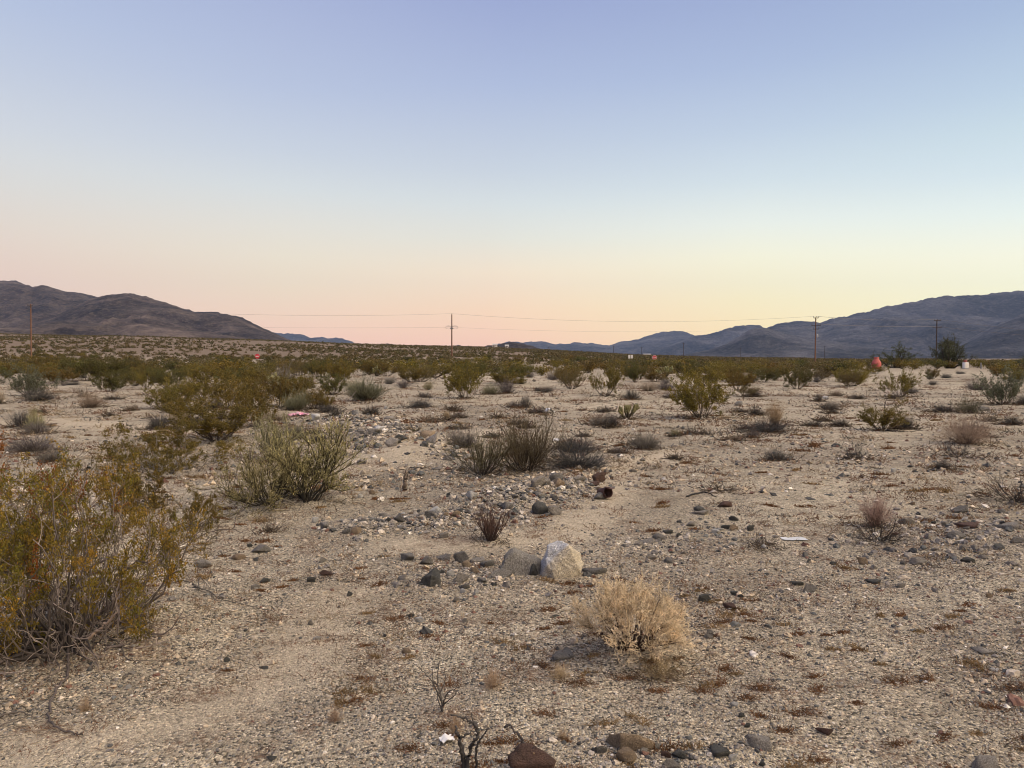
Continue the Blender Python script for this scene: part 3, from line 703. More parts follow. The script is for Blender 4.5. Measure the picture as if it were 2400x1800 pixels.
def tree(seed, H_=3.6, W=5.2, n=9, airy=0.4, nl=9):
    rng = np.random.default_rng(seed); st, fo = Geo(), Geo()
    a = rng.uniform(0, 2 * math.pi, n); lean = rng.uniform(0.15, 0.95, n)
    D = np.stack([np.cos(a) * np.sin(lean) * W / H_, np.sin(a) * np.sin(lean) * W / H_, np.cos(lean)], 1)
    S = np.stack([np.cos(a) * 0.15, np.sin(a) * 0.15, a * 0 - 0.2], 1)
    L = H_ * rng.uniform(0.55, 0.8, n) * np.linalg.norm(D, axis=1) ** 0.5; P = grow(rng, S, D, L, 8, 0.13, 0.03)
    v, q = tubes(P, taper(n, 8, 0.11, 0.03), 6); st.add(v, q, tube_cols(path_cols(n, 8, (0.045, 0.038, 0.03), (0.06, 0.05, 0.035), rng), 6))
    S, D, i1, _ = fork(rng, P, 9, 0.3, 1.0, 0.6, 0.15); L1 = L[i1] * rng.uniform(0.2, 0.42, len(S)); P1 = grow(rng, S, D, L1, 6, 0.2, -0.01)
    v, q = tubes(P1, taper(len(P1), 6, 0.028, 0.009), 4); st.add(v, q, (0.06, 0.052, 0.032))
    S, D, i2, _ = fork(rng, P1, 7, 0.15, 1.0, 0.7, 0.05); L2 = rng.uniform(0.25, 0.6, len(S)); P2 = grow(rng, S, D, L2, 4, 0.25, -0.06)
    v, q = tubes(P2, taper(len(P2), 4, 0.009, 0.005), 3); st.add(v, q, (0.075, 0.075, 0.035))
    keep = rng.uniform(0, 1, len(P1)) > airy; sel = P2[keep[i2]]
    C, il = along(sel, rng, nl, 0.1, 0.07)
    hue = rng.uniform(0, 1, len(P1))[i2[keep[i2]]][il]
    cc = mixcol((0.065, 0.078, 0.034), (0.115, 0.12, 0.055), np.clip(hue + rng.normal(0, 0.15, len(C)), 0, 1)) * rng.uniform(0.6, 1.3, (len(C), 1))
    v, q = leaves(C, 0.11, 0.4, rng); fo.add(v, q, np.repeat(cc, 4, 0))
    return [('trunk', st, M_STEM), ('crown', fo, M_LEAF)]

PROTO = {}
def proto(key, maker):
    if key not in PROTO:
        parts = []
        allv = []
        for nm, g, mat in maker():
            parts.append((nm, g.mesh(nm, mat))); allv.append(np.concatenate(g.v))
        V = np.concatenate(allv)
        wdt = 2 * np.percentile(np.hypot(V[:, 0], V[:, 1]), 96)
        PROTO[key] = (parts, wdt, np.percentile(V[:, 2], 99.3))
    return PROTO[key]
def plant(name, key, maker, p, wm, hm, label, cat, group=None, rz=None, tilt=0.0):
    parts, w0, h0 = proto(key, maker)
    rz = RNG.uniform(0, 2 * math.pi) if rz is None else rz
    sc = (wm / w0, wm / w0, hm / h0)
    if len(parts) == 1:
        o = bpy.data.objects.new(name, parts[0][1]); COL.objects.link(o)
        o.location = p; o.rotation_euler = (0, tilt, rz); tag(o, label, cat, group)
    else:
        o = empty(name, p, label, cat, group, rz); o.rotation_euler = (0, tilt, rz)
        for nm, me in parts:
            c = bpy.data.objects.new(nm, me); COL.objects.link(c); c.parent = o
    o.scale = sc
    return o
def set_at(px, py, wpx, hpx):
    p = hit(px, py); k = p[1] / F_PX
    return p - np.array([0, 0, 0.01]), wpx * k, hpx * k

# ------------------------------------------------------------------ the plants one can name
OCC = []          # px, py, half width, height of the placed plants, to keep the scattered ones out of their way
def P_(name, key, maker, px, py, w, h, label, cat, group=None, rz=None, tilt=0.0):
    p, wm, hm = set_at(px, py, w, h)
    OCC.append((p[0], p[1], wm / 2))
    return plant(name, key, maker, p, wm, hm, label, cat, group, rz, tilt)
CRE = {}
for nm, args in {
    'olive1': dict(seed=11, tone='olive'), 'olive2': dict(seed=12, tone='olive', nst=22), 'olive3': dict(seed=13, tone='olive', nst=15, W=1.6),
    'green1': dict(seed=21, tone='green', nst=22), 'green2': dict(seed=22, tone='green', W=1.7, nst=24), 'amber1': dict(seed=31, tone='amber'), 'amber2': dict(seed=32, tone='amber', nst=22, W=1.2),
    'brown1': dict(seed=41, tone='brown', nst=26, nleaf=5), 'sage1': dict(seed=51, tone='sage', nst=26, W=1.5, nleaf=10, leaf=0.03, lo=0.2)}.items():
    CRE[nm] = (lambda a: (lambda: creosote(**a)))(args)
CG = 'creosote bushes of the open desert'
def C(v, px, py, w, h, label, **k):
    return P_('creosote_bush', 'cre_' + v, CRE[v], px, py, w, h, label, 'bush', CG, **k)
GRAY = {'grey': dict(base=(0.055, 0.05, 0.046), tip=(0.17, 0.15, 0.125)), 'dark': dict(base=(0.022, 0.021, 0.021), tip=(0.075, 0.068, 0.06)), 'tan': dict(base=(0.06, 0.05, 0.042), tip=(0.36, 0.28, 0.185)),
        'olivetip': dict(base=(0.045, 0.042, 0.034), tip=(0.17, 0.16, 0.085), tipleaf=(0.16, 0.145, 0.07), nleaf=2, leafsize=0.025), 'purple': dict(base=(0.06, 0.052, 0.05), tip=(0.15, 0.125, 0.115)),
        'flatdark': dict(base=(0.018, 0.018, 0.019), tip=(0.062, 0.058, 0.054), curl=0.2, lean_max=1.5, n=420, W=2.4), 'yellowtip': dict(base=(0.045, 0.04, 0.03), tip=(0.36, 0.32, 0.16)), 'sagetip': dict(base=(0.05, 0.05, 0.036), tip=(0.20, 0.20, 0.115), n=520, forks=4, lean_max=1.1, up=0.06)}
TUF = {k + str(j): (lambda a, s: (lambda: tuft(s, **a)))(v, 100 + i + 40 * j) for i, (k, v) in enumerate(GRAY.items()) for j in range(3)}
TG = 'low dry shrubs on the gravel'
def T(v, px, py, w, h, label, name='dry_shrub', **k):
    v += str(int(RNG.integers(0, 3)))
    return P_(name, 'tuf_' + v, TUF[v], px, py, w, h, label, 'shrub', TG, **k)

# --- close by
HERO = dict(tone='hero', nst=60, k1=7, k2=6, k3=3, nleaf=13, leaf=0.0165, W=1.5, rstem=0.0115, lo=0.5, open_=0.66, low_n=90, upb=0.06, wob_=0.065, base_r=0.19, stemcol=((0.045, 0.037, 0.031), (0.23, 0.19, 0.155)), rtip=0.0013)
p, wm, hm = set_at(160, 1500, 640, 405)
hero = plant('creosote_bush', 'hero', lambda: creosote(201, **HERO), p, wm, hm, 'largest creosote bush, with grey bare stems at its foot and orange and green leaves', 'bush', CG, rz=0.4)
OCC.append((p[0], p[1], wm / 2))
p2, wm, hm = set_at(-70, 1335, 560, 370)
H2 = dict(HERO); H2.update(nst=40, low_n=20, open_=0.66, k1=6)
plant('creosote_bush', 'hero2', lambda: creosote(207, **H2), p2, wm, hm, 'thin amber creosote bush just behind the largest one, cut by the frame edge', 'bush', CG, rz=1.9)
H3 = dict(HERO); H3.update(low_n=40, nst=26, k1=6, W=2.3, open_=0.35, tone='olive', leaf=0.034, nleaf=10, stemcol=((0.06, 0.053, 0.048), (0.22, 0.195, 0.17)))
P_('creosote_bush', 'hero3', lambda: creosote(215, **H3), 375, 1105, 330, 118, 'low sprawling creosote bush with bleached grey limbs and a few olive sprays', 'bush', CG, rz=2.2)
H4 = dict(HERO); H4.update(low_n=0, nst=14, k1=5, W=1.3, open_=0.15, tone='olive', leaf=0.036, nleaf=9)
P_('creosote_bush', 'hero4', lambda: creosote(218, **H4), 320, 1195, 150, 100, 'small open green creosote sprig between the largest bush and the sprawling one', 'bush', CG)
P_('creosote_bush', 'hero5', lambda: creosote(219, **H4), 465, 1235, 110, 95, 'single green creosote spray beside the curved bare twig', 'bush', CG)

YG = lambda: broom(301, nleaf=4, leafsize=0.032, n=30, forks=7, forks2=6, W=1.35, r=0.012, base=(0.024, 0.02, 0.016), tip=(0.085, 0.074, 0.034), tip2=(0.46, 0.41, 0.17), spread=0.55, curl=0.22, lean_max=1.5, up=0.13)
P_('broom_shrub', 'yg', YG, 630, 1180, 320, 158, 'wide yellow-green broom shrub with black crooked trunks', 'shrub', None, rz=0.5)
P_('broom_shrub', 'yg3', lambda: broom(303, nleaf=4, leafsize=0.028, n=18, forks=8, forks2=7, W=1.0, r=0.014, base=(0.022, 0.018, 0.015), tip=(0.085, 0.074, 0.034), tip2=(0.55, 0.50, 0.21), spread=0.5, curl=0.2, lean_max=1.0), 725, 1174, 230, 192, 'leaning pale-tipped broom shrub against the flank of the yellow-green one', 'shrub', None, rz=1.2, tilt=0.22)
YG2 = lambda: broom(305, nleaf=5, leafsize=0.035, n=16, forks=7, forks2=5, W=0.9, r=0.012, base=(0.03, 0.026, 0.022), tip=(0.16, 0.145, 0.075), tip2=(0.34, 0.31, 0.155), curl=0.16, lean_max=0.9)
P_('broom_shrub', 'yg2', YG2, 640, 1075, 130, 105, 'pale straw broom shrub standing behind the yellow-green one', 'shrub')
P_('broom_shrub', 'bare1', lambda: broom(309, n=22, forks=3, forks2=0, W=1.0, r=0.008, base=(0.07, 0.055, 0.042), tip=(0.14, 0.11, 0.08), lean_max=0.9), 633, 1247, 62, 62, 'little bare twiggy shrub in front of the yellow-green broom shrub', 'shrub')
BR = lambda: broom(311, nleaf=2, leafsize=0.026, n=50, forks=9, forks2=6, W=1.5, r=0.010, base=(0.035, 0.027, 0.022), tip=(0.085, 0.062, 0.038), tip2=(0.17, 0.135, 0.068), lean_max=1.2, curl=0.15, spread=0.42)
P_('broom_shrub', 'br1', BR, 1228, 1104, 185, 132, 'dense dark olive broom shrub at the head of the stone bank', 'shrub', None, rz=1.0)
BR2 = lambda: broom(313, nleaf=3, leafsize=0.03, n=40, forks=6, forks2=4, W=1.5, r=0.009, base=(0.05, 0.042, 0.034), tip=(0.095, 0.08, 0.045), tip2=(0.18, 0.155, 0.08), lean_max=1.2)
P_('broom_shrub', 'br2', BR2, 1130, 1112, 215, 98, 'lower paler broom shrub leaning against the dense dark one', 'shrub', None, rz=2.0)
T('grey', 1088, 1048, 90, 52, 'small grey twiggy shrub behind the paler broom shrub')
T('flatdark', 1352, 1095, 175, 66, 'flat black dead shrub beside the dense dark broom shrub')
BB = lambda: broom(317, n=46, forks=4, forks2=3, W=0.62, r=0.0095, base=(0.05, 0.034, 0.027), tip=(0.135, 0.082, 0.058), lean_max=0.75, curl=0.07, spread=0.22)
P_('broom_shrub', 'bb', BB, 1150, 1267, 92, 92, 'small red-brown leafless broom shrub growing out of the near stone bank', 'shrub')
P_('dry_bush', 'tangle', lambda: tangle(321), 1478, 1522, 270, 168, 'tangled straw-coloured dry bush on dark forked wood', 'bush', None, rz=0.3)
P_('straw_tuft', 'tang2', lambda: grass(325, n=160, W=1.6, r=0.005, base=(0.14, 0.09, 0.05), tip=(0.42, 0.31, 0.17), curl=0.3, lean_max=1.45, fuzz=6), 1556, 1585, 125, 62, 'low straw tuft at the foot of the tangled dry bush', 'grass')
GR = lambda: grass(331, n=260, W=0.7, r=0.004, base=(0.20, 0.13, 0.085), tip=(0.50, 0.36, 0.26), curl=0.2, lean_max=0.8, fuzz=5)
GRY = lambda: grass(333, n=240, W=0.7, r=0.004, base=(0.20, 0.15, 0.08), tip=(0.52, 0.40, 0.21), curl=0.18, lean_max=0.8, fuzz=5)
BT = lambda: broom(335, n=24, forks=5, forks2=3, W=1.5, r=0.011, base=(0.028, 0.024, 0.022), tip=(0.075, 0.062, 0.052), lean_max=1.3, curl=0.16, spread=0.4, up=0.05)
P_('dead_shrub', 'bt1', BT, 2058, 1264, 150, 76, 'dead black twig shrub with a pale pink grass tuft growing through it', 'shrub', 'dead black twig shrubs')
P_('grass_tuft', 'gr', GR, 2050, 1235, 90, 78, 'pale pink grass tuft inside the dead black twig shrub', 'grass', 'pale dry grass tufts')
P_('dead_shrub', 'bt2', lambda: broom(337, n=14, forks=3, forks2=1, W=1.4, r=0.010, base=(0.04, 0.032, 0.027), tip=(0.10, 0.075, 0.055), lean_max=1.2), 1790, 1284, 92, 52, 'sparse dead twigs beside the white plastic strip', 'shrub', 'dead black twig shrubs')
P_('dead_shrub', 'bt3', lambda: broom(339, n=22, forks=3, forks2=1, W=2.6, r=0.016, base=(0.04, 0.034, 0.03), tip=(0.09, 0.07, 0.055), lean_max=1.5, curl=0.22, up=0.0), 1682, 1150, 105, 38, 'flattened dead branches lying spread on the sand', 'shrub', 'dead black twig shrubs')
P_('dead_shrub', 'bt4', BT, 2375, 1172, 190, 76, 'tangled grey dead shrub at the frame edge beside scattered stones', 'shrub', 'dead black twig shrubs', rz=2.4)
P_('dead_shrub', 'bt5', lambda: broom(341, n=30, forks=5, forks2=3, W=2.0, r=0.013, base=(0.02, 0.02, 0.021), tip=(0.06, 0.054, 0.05), lean_max=1.35, curl=0.18, up=0.06), 2245, 1070, 120, 58, 'sprawling dark dead shrub below the pink haze of grass', 'shrub', 'dead black twig shrubs')
P_('grass_tuft', 'gr2', lambda: grass(343, n=420, W=1.3, r=0.0035, base=(0.22, 0.14, 0.10), tip=(0.44, 0.33, 0.25), curl=0.2, lean_max=1.0, fuzz=6), 2262, 1040, 125, 75, 'wide pink-tinted grass tuft above the sprawling dark dead shrub', 'grass', 'pale dry grass tufts')
T('dark', 2210, 1100, 46, 30, 'tiny dark tuft just below the sprawling dark dead shrub')
P_('dead_shrub', 'bt6', BT, 2012, 1075, 70, 54, 'upright dark dead twigs among flat grey stones', 'shrub', 'dead black twig shrubs', rz=1.1)
T('flatdark', 1788, 1012, 150, 36, 'long low black dead shrub with a golden grass tuft on it')
P_('grass_tuft', 'gry', GRY, 1817, 1000, 50, 62, 'golden grass tuft rising from the long low black dead shrub', 'grass', 'pale dry grass tufts')
C('amber2', 1645, 980, 142, 104, 'rounded golden creosote bush alone on open gravel')
C('olive1', 2068, 1008, 112, 76, 'low olive creosote bush with a bare stick above it')
T('dark', 2125, 1006, 40, 40, 'dark spiky tuft touching the low olive creosote bush')
T('grey', 1515, 1052, 88, 44, 'grey half-globe shrub in front of the rounded golden creosote bush')
T('dark', 1432, 1002, 44, 38, 'dark spiky tuft in front of the pale cholla cactus')
P_('cholla_cactus', 'cho', lambda: cholla(351), 1472, 982, 58, 36, 'pale yellow cholla cactus alone on the gravel flat', 'cactus', 'cholla cacti')
P_('cholla_cactus', 'cho2', lambda: cholla(353, 7), 882, 882, 30, 24, 'small cholla cactus behind the sage-green shrub', 'cactus', 'cholla cacti')
P_('cholla_cactus', 'cho', lambda: cholla(351), 507, 895, 26, 22, 'cream-topped cholla cactus among brown creosote', 'cactus', 'cholla cacti', rz=1.0)
P_('cholla_cactus', 'cho2', lambda: cholla(353, 7), 642, 903, 52, 28, 'yellowish cholla cactus at the foot of the grey globe shrub', 'cactus', 'cholla cacti', rz=2.0)
P_('cholla_cactus', 'cho', lambda: cholla(351), 1562, 884, 40, 26, 'whitish cholla cactus before the creosote band', 'cactus', 'cholla cacti', rz=2.0)
P_('cholla_cactus', 'cho2', lambda: cholla(353, 7), 2180, 888, 26, 18, 'tiny cream cholla cactus beside an upright olive bush', 'cactus', 'cholla cacti', rz=3.0)
T('grey', 1231, 955, 36, 32, 'small grey spiky shrub between the two paper scraps and the central bush')
T('purple', 1205, 955, 32, 18, 'low grey-purple tuft leaning on a small grey spiky shrub')
P_('grass_tuft', 'gry', GRY, 1046, 985, 18, 26, 'single small yellow grass tuft on bare gravel', 'grass', 'pale dry grass tufts')
T('flatdark', 985, 955, 72, 26, 'low dark mop-like shrub beside the sandy track')
T('dark', 868, 972, 52, 26, 'dark twiggy shrub on top of the far stone bank')
T('sagetip', 855, 939, 90, 52, 'dense sage-green shrub beside the sandy track')
C('olive2', 1092, 934, 105, 92, 'tall olive creosote bush in front of the pole with cable loops')
T('purple', 1186, 922, 46, 36, 'grey-purple bare shrub beside the tall olive creosote bush')
T('olivetip', 1150, 924, 50, 30, 'olive-tipped low shrub between the tall creosote bush and the bare purple one')
T('purple', 945, 910, 34, 24, 'small grey-purple globe shrub behind the track')
T('grey', 912, 900, 34, 20, 'grey rounded shrub behind the sage-green one')
T('yellowtip', 1003, 914, 26, 26, 'little yellowish shrub between grey globes and the tall creosote bush')
C('brown1', 1340, 912, 74, 60, 'brownish creosote bush with dark woody foot, first of a pair')
C('olive3', 1420, 928, 88, 80, 'wispy tall creosote bush, the nearer of a pair')
C('green1', 1488, 895, 52, 46, 'dark green creosote bush near the whitish cholla cactus')
for a in [('grey', 1241, 885, 32, 22, 'grey tuft at the edge of the creosote band'), ('olivetip', 1221, 900, 34, 16, 'flat olive-grey tuft near a grey tuft'), ('dark', 1278, 920, 30, 15, 'tiny dark tuft on the flat behind the paper scrap'),
          ('purple', 1296, 890, 40, 26, 'purple-grey shrub leaning on the brownish creosote bush'), ('dark', 1480, 936, 46, 28, 'dark grey shrub just beyond the pale cholla cactus'), ('tan', 1520, 917, 46, 28, 'tan-topped shrub behind the dark grey one'),
          ('grey', 1560, 899, 22, 16, 'small grey ball shrub before the whitish cactus'), ('grey', 1914, 896, 20, 16, 'little grey tuft beyond the stone flat'), ('dark', 1919, 941, 20, 22, 'narrow dark tuft beside a white stone'),
          ('grey', 1947, 961, 46, 26, 'ragged grey tuft on the stone flat'), ('tan', 1960, 928, 30, 16, 'dry tan tuft at the stone flat'), ('dark', 2012, 935, 30, 12, 'very low dark tuft in front of a fan-shaped creosote bush'),
          ('flatdark', 2218, 886, 30, 14, 'low black shrub below the white box'), ('dark', 2186, 902, 24, 12, 'little dark tuft under the upright olive bush'), ('flatdark', 2250, 876, 26, 8, 'flat dark shrub right below the white box'),
          ('purple', 2290, 914, 62, 32, 'purple-grey bare shrub leaning on the big grey-olive thicket'), ('flatdark', 2212, 966, 60, 22, 'flat dark grey shrub beside an olive-grey one'), ('olivetip', 2272, 968, 62, 44, 'olive-grey shrub above the pink grass tuft'),
          ('flatdark', 2410, 948, 70, 30, 'dark dead shrub at the frame edge under the grey-olive thicket'), ('dark', 1770, 930, 30, 20, 'dark dry shrub beside two creosote bushes')]:
    T(*a)
C('sage1', 2348, 948, 105, 88, 'big grey-olive thicket bush with bare grey stems at its foot')
C('olive3', 2108, 930, 100, 68, 'fan-shaped brown-olive creosote bush with arching bare stems')
C('olive1', 2186, 888, 34, 34, 'upright olive bush on the rise towards the white box')
C('amber1', 1730, 915, 70, 56, 'golden-brown creosote bush directly behind the rounded golden one')
C('brown1', 1752, 930, 52, 34, 'low bare-stemmed bush beside the golden-brown creosote', rz=1.0)
C('green2', 1868, 912, 76, 52, 'dark creosote bush narrowing to a black foot')
C('olive2', 2052, 876, 60, 22, 'low olive bush hiding the foot of the coral stove')
C('brown1', 1988, 906, 58, 46, 'upright brown creosote bush with dark foot')
P_('dead_shrub', 'bt6', BT, 1632, 1018, 76, 28, 'low gnarled dead twigs in front of the rounded golden creosote bush', 'shrub', 'dead black twig shrubs', rz=0.1)
# --- the thicket beyond the sandy clearing
C('sage1', 68, 926, 125, 70, 'grey-green leafy bush alone beside the sandy clearing', rz=0.7)
T('dark', 52, 1001, 54, 48, 'dark half of a two-toned twin shrub on the sand')
T('yellowtip', 86, 1003, 46, 50, 'yellow-tipped half of a two-toned twin shrub on the sand')
T('tan', -6, 946, 40, 40, 'tan-topped tuft cut by the frame edge')
P_('dead_shrub', 'bt7', lambda: broom(361, n=16, forks=3, forks2=1, W=1.2, r=0.016, base=(0.05, 0.042, 0.035), tip=(0.09, 0.072, 0.055), lean_max=1.0, up=0.03), 194, 930, 42, 34, 'bare upright twig shrub on the sandy clearing', 'shrub', 'dead black twig shrubs')
T('tan', 214, 955, 62, 44, 'grey dead shrub with tan top in front of the bare twig shrub')
T('flatdark', 262, 936, 46, 10, 'low brown dead mound beside the bare twig shrub')
T('tan', 306, 962, 30, 14, 'small pale tuft on the sandy clearing')
T('flatdark', 170, 902, 46, 10, 'dark litter mound at the foot of the white stake')
for v, px, py, w, h, lb in [('green2', 205, 893, 110, 56, 'tall green creosote thicket bush behind the white stake'), ('green1', 255, 893, 100, 54, 'second tall green bush of the thicket behind the white stake'), ('green2', 310, 886, 90, 46, 'darker green bush of the thicket next to a bare gap'),
        ('green1', 262, 918, 92, 50, 'green creosote bush spreading over bare pale ground'), ('olive2', 315, 905, 58, 38, 'brown-olive bush bridging two green ones'), ('olive1', 385, 957, 82, 72, 'olive creosote bush at the end of the sandy clearing'),
        ('olive3', 350, 912, 70, 48, 'olive bush behind the one at the end of the sandy clearing'), ('amber1', 142, 877, 40, 16, 'low orange-brown mound bush beyond the grey-green bush'), ('olive2', 95, 868, 110, 44, 'wide olive bush at the foot of the leaning brown pole'),
        ('amber1', 100, 884, 60, 36, 'rusty olive bush peeping over the grey-green bush'), ('olive1', 508, 1032, 195, 122, 'broad olive creosote bush with black bare limbs below its leaves'), ('amber1', 432, 985, 110, 74, 'amber creosote bush filling the gap beside the broad olive one'),
        ('olive3', 598, 1002, 140, 98, 'thin olive creosote bush beside the pink cloth'), ('olive2', 735, 958, 92, 58, 'wispy olive shrub behind the pink cloth'), ('amber1', 760, 958, 50, 40, 'small amber bush next to the wispy olive shrub'),
        ('green1', 522, 868, 70, 34, 'dark green creosote bush below the round red sign'), ('amber2', 480, 900, 90, 48, 'brown-amber creosote bush with a cholla at its foot'), ('amber1', 560, 905, 100, 52, 'amber creosote bush in the middle of the thicket'),
        ('olive1', 610, 880, 70, 42, 'olive bush standing before the round red sign'), ('brown1', 700, 880, 80, 44, 'brown creosote bush behind the grey globe shrub'), ('amber2', 795, 895, 70, 52, 'amber bush behind the sage-green shrub'),
        ('olive2', 905, 882, 70, 40, 'olive creosote bush above the small cholla cactus'), ('olive1', 965, 896, 66, 48, 'olive creosote bush behind the purple-grey globe shrub'), ('amber1', 430, 940, 90, 60, 'amber bush between olive ones beyond the clearing'),
        ('olive3', 655, 955, 130, 84, 'loose olive bush directly above the pink cloth'), ('amber2', 545, 958, 130, 76, 'amber bush rising behind the broad olive one'), ('olive2', 610, 938, 110, 66, 'olive bush in the thick of the thicket behind the thin one'), ('green1', 780, 925, 66, 50, 'green bush between the wispy shrub and the sage-green one'), ('olive1', 700, 920, 90, 56, 'olive bush between the loose one and the grey globe shrub'), ('green2', 395, 912, 84, 48, 'green bush behind the amber one by the clearing'), ('amber1', 330, 880, 80, 38, 'amber bush in the gap between two green thicket bushes'), ('olive2', 480, 935, 110, 60, 'olive bush behind the amber one filling the gap'), ('olive3', 850, 880, 70, 40, 'loose olive bush close behind the sage-green shrub'), ('olive1', 20, 880, 90, 46, 'olive bush at the frame edge behind the grey-green bush')]:
    C(v, px, py, w, h, lb)
for a in [('tan', 500, 956, 60, 34, 'straw-topped shrub between amber and olive thicket bushes'), ('yellowtip', 565, 932, 50, 36, 'yellow-tipped shrub showing through the thicket'), ('tan', 720, 906, 46, 26, 'straw-topped shrub below the brown creosote bush'), ('sagetip', 690, 962, 62, 44, 'sage-green shrub just above the pink cloth'), ('tan', 430, 985, 50, 26, 'straw-topped tuft by the black limbs of the broad olive bush'), ('sagetip', 660, 930, 60, 40, 'sage-green shrub below the grey globe shrub')]: T(*a)
T('grey', 668, 900, 62, 44, 'grey globe shrub in the middle of the thicket')
T('tan', 640, 985, 90, 26, 'bleached tangle of dead twigs beside the pink cloth')
T('dark', 372, 1006, 66, 42, 'dark grass-like tuft at the edge of the sandy track')
T('dark', 787, 977, 34, 26, 'dark spiky tuft near the pink cloth')
T('grey', 690, 1020, 60, 30, 'grey twig shrub on the far stone bank')
T('olivetip', 830, 915, 46, 26, 'olive-grey shrub partly behind the sage-green one')

# ------------------------------------------------------------------ the creosote band and scattered tufts further off
ZONES = [(450, 'below the bare brown mountain'), (850, 'near the round red sign'), (1250, 'around the pole with cable loops'), (1600, 'before the distant white boards'), (2000, 'before the pole with stacked crossarms'), (9999, 'before the two desert trees')]
def zone(x, y):
    px = CX + F_PX * x / y
    return next(z for lim, z in ZONES if px < lim)
def free(x, y, r):
    return all((x - a) ** 2 + (y - b) ** 2 > (r + c * 0.7) ** 2 for a, b, c in OCC)
rng = np.random.default_rng(77)
FAR = {t: [(lambda s, t: (lambda: far_shrub(s, t)))(400 + 7 * i + len(t), t) for i in range(3)] for t in ('olive', 'green', 'amber', 'brown')}
n = 0; tries = 0
while n < 218 and tries < 9000:
    tries += 1
    Y = math.exp(rng.uniform(math.log(40), math.log(150))); px = rng.uniform(-60, 2460); x = (px - CX) / F_PX * Y
    if 2050 < px < 2330 and Y < 100 : continue
    if Y < 55 and not (px < 900 or rng.uniform() < 0.45): continue
    hm = rng.uniform(0.95, 1.5) if Y > 55 else rng.uniform(0.8, 1.25)
    if px < 1100 and Y > 95: hm *= 0.7
    wm = hm * rng.uniform(1.4, 2.5)
    if not free(x, Y, wm * 0.3): continue
    OCC.append((x, Y, wm / 2)); n += 1
    tone = rng.choice(['olive', 'green', 'amber', 'brown'], p=[0.42, 0.2, 0.26, 0.12] if px > 450 else [0.4, 0.45, 0.1, 0.05])
    word = {'olive': 'olive', 'green': 'dark green', 'amber': 'amber', 'brown': 'brown'}[tone]
    size = 'tall' if hm > 1.2 else 'low'; dist = 'distant' if Y > 80 else 'midway'
    p = (x, Y, float(H(x, Y)) - 0.02)
    lb = f'{size} {word} creosote bush in the {dist} band {zone(x, Y)}'
    if Y < 60:
        v = {'olive': 'olive%d' % rng.integers(1, 4), 'green': 'green%d' % rng.integers(1, 3), 'amber': 'amber%d' % rng.integers(1, 3), 'brown': 'brown1'}[tone]
        plant('creosote_bush', 'cre_' + v, CRE[v], p, wm, hm, lb, 'bush', CG)
    else:
        k = int(rng.integers(0, 3)); plant('creosote_bush', f'far_{tone}{k}', FAR[tone][k], p, wm, hm, lb, 'bush', CG)
n = 0; tries = 0
while n < 95 and tries < 6000:
    tries += 1
    Y = math.exp(rng.uniform(math.log(11), math.log(60))); px = rng.uniform(-40, 2440); x = (px - CX) / F_PX * Y
    t_ = rng.uniform()
    hm = (0.10 + 0.26 * rng.uniform() ** 2) if Y < 25 else (0.15 + 0.4 * rng.uniform() ** 2); wm = hm * rng.uniform(1.3, 2.8)
    if not free(x, Y, wm * 0.6) or float(track_mask(np.array([x]), np.array([Y]))[0]) > 0.3: continue
    OCC.append((x, Y, wm / 2)); n += 1
    v = str(rng.choice(['grey', 'dark', 'tan', 'purple', 'olivetip', 'flatdark'], p=[0.27, 0.22, 0.12, 0.15, 0.14, 0.10]))
    word = {'grey': 'grey', 'dark': 'blackish', 'tan': 'straw-topped', 'purple': 'purple-grey', 'olivetip': 'olive-tipped', 'flatdark': 'flat black'}[v]
    dist = 'near the stone banks' if Y < 16 else 'on the gravel flat' if Y < 30 else 'beyond the gravel flat'
    v += str(int(rng.integers(0, 3)))
    plant('dry_shrub', 'tuf_' + v, TUF[v], (x, Y, float(H(x, Y)) - 0.01), wm, hm, f'small {word} tuft {dist}, {zone(x, Y)}', 'shrub', TG)

# ------------------------------------------------------------------ scrub over the far slope: one mass nobody could count
rng = np.random.default_rng(91); g = Geo()
for lo_, hi_, cnt, nl, lf, pmax in ((70, 150, 1500, 170, 0.15, 2500), (120, 260, 3200, 60, 0.28, 2500), (200, 460, 12000, 20, 0.42, 2200), (400, 720, 20000, 8, 0.6, 1900)):
    Y = np.sqrt(rng.uniform(lo_ ** 2, hi_ ** 2, cnt)); px = rng.uniform(-120, pmax, cnt); X = (px - CX) / F_PX * Y
    keep = fbm(X * 0.03, Y * 0.012, 3, 71) > rng.uniform(0.2, 0.52, cnt)
    keep &= ~((px > 2000) & (px < 2330) & (Y < 150))
    X, Y = X[keep], Y[keep]; n = len(X); Z = H(X, Y); right = CX + F_PX * X / Y > 1250
    hm = rng.uniform(0.35, 0.8, n) * np.where(right | (Y < 115), 1.5, 1.0); wm = hm * rng.uniform(1.3, 2.6, n)
    i = np.repeat(np.arange(n), nl)
    d = norm(rng.normal(0, 1, (n * nl, 3))) * rng.uniform(0.35, 1, (n * nl, 1)); d[:, 2] = np.abs(d[:, 2])
    Cn = np.stack([X[i] + d[:, 0] * wm[i] / 2, Y[i] + d[:, 1] * wm[i] / 2, Z[i] + d[:, 2] * hm[i]], 1)
    tone = rng.uniform(0, 1, n)
    cc = mixcol((0.085, 0.074, 0.024), (0.135, 0.090, 0.036), tone)[i] * rng.uniform(0.6, 1.3, (n * nl, 1))
    v, q = leaves(Cn, lf * wm[i] / 1.4, 0.7, rng); g.add(v, q, np.repeat(cc, 4, 0))
tag(g.build('distant_scrub', M_LEAF), None, None, kind='stuff')

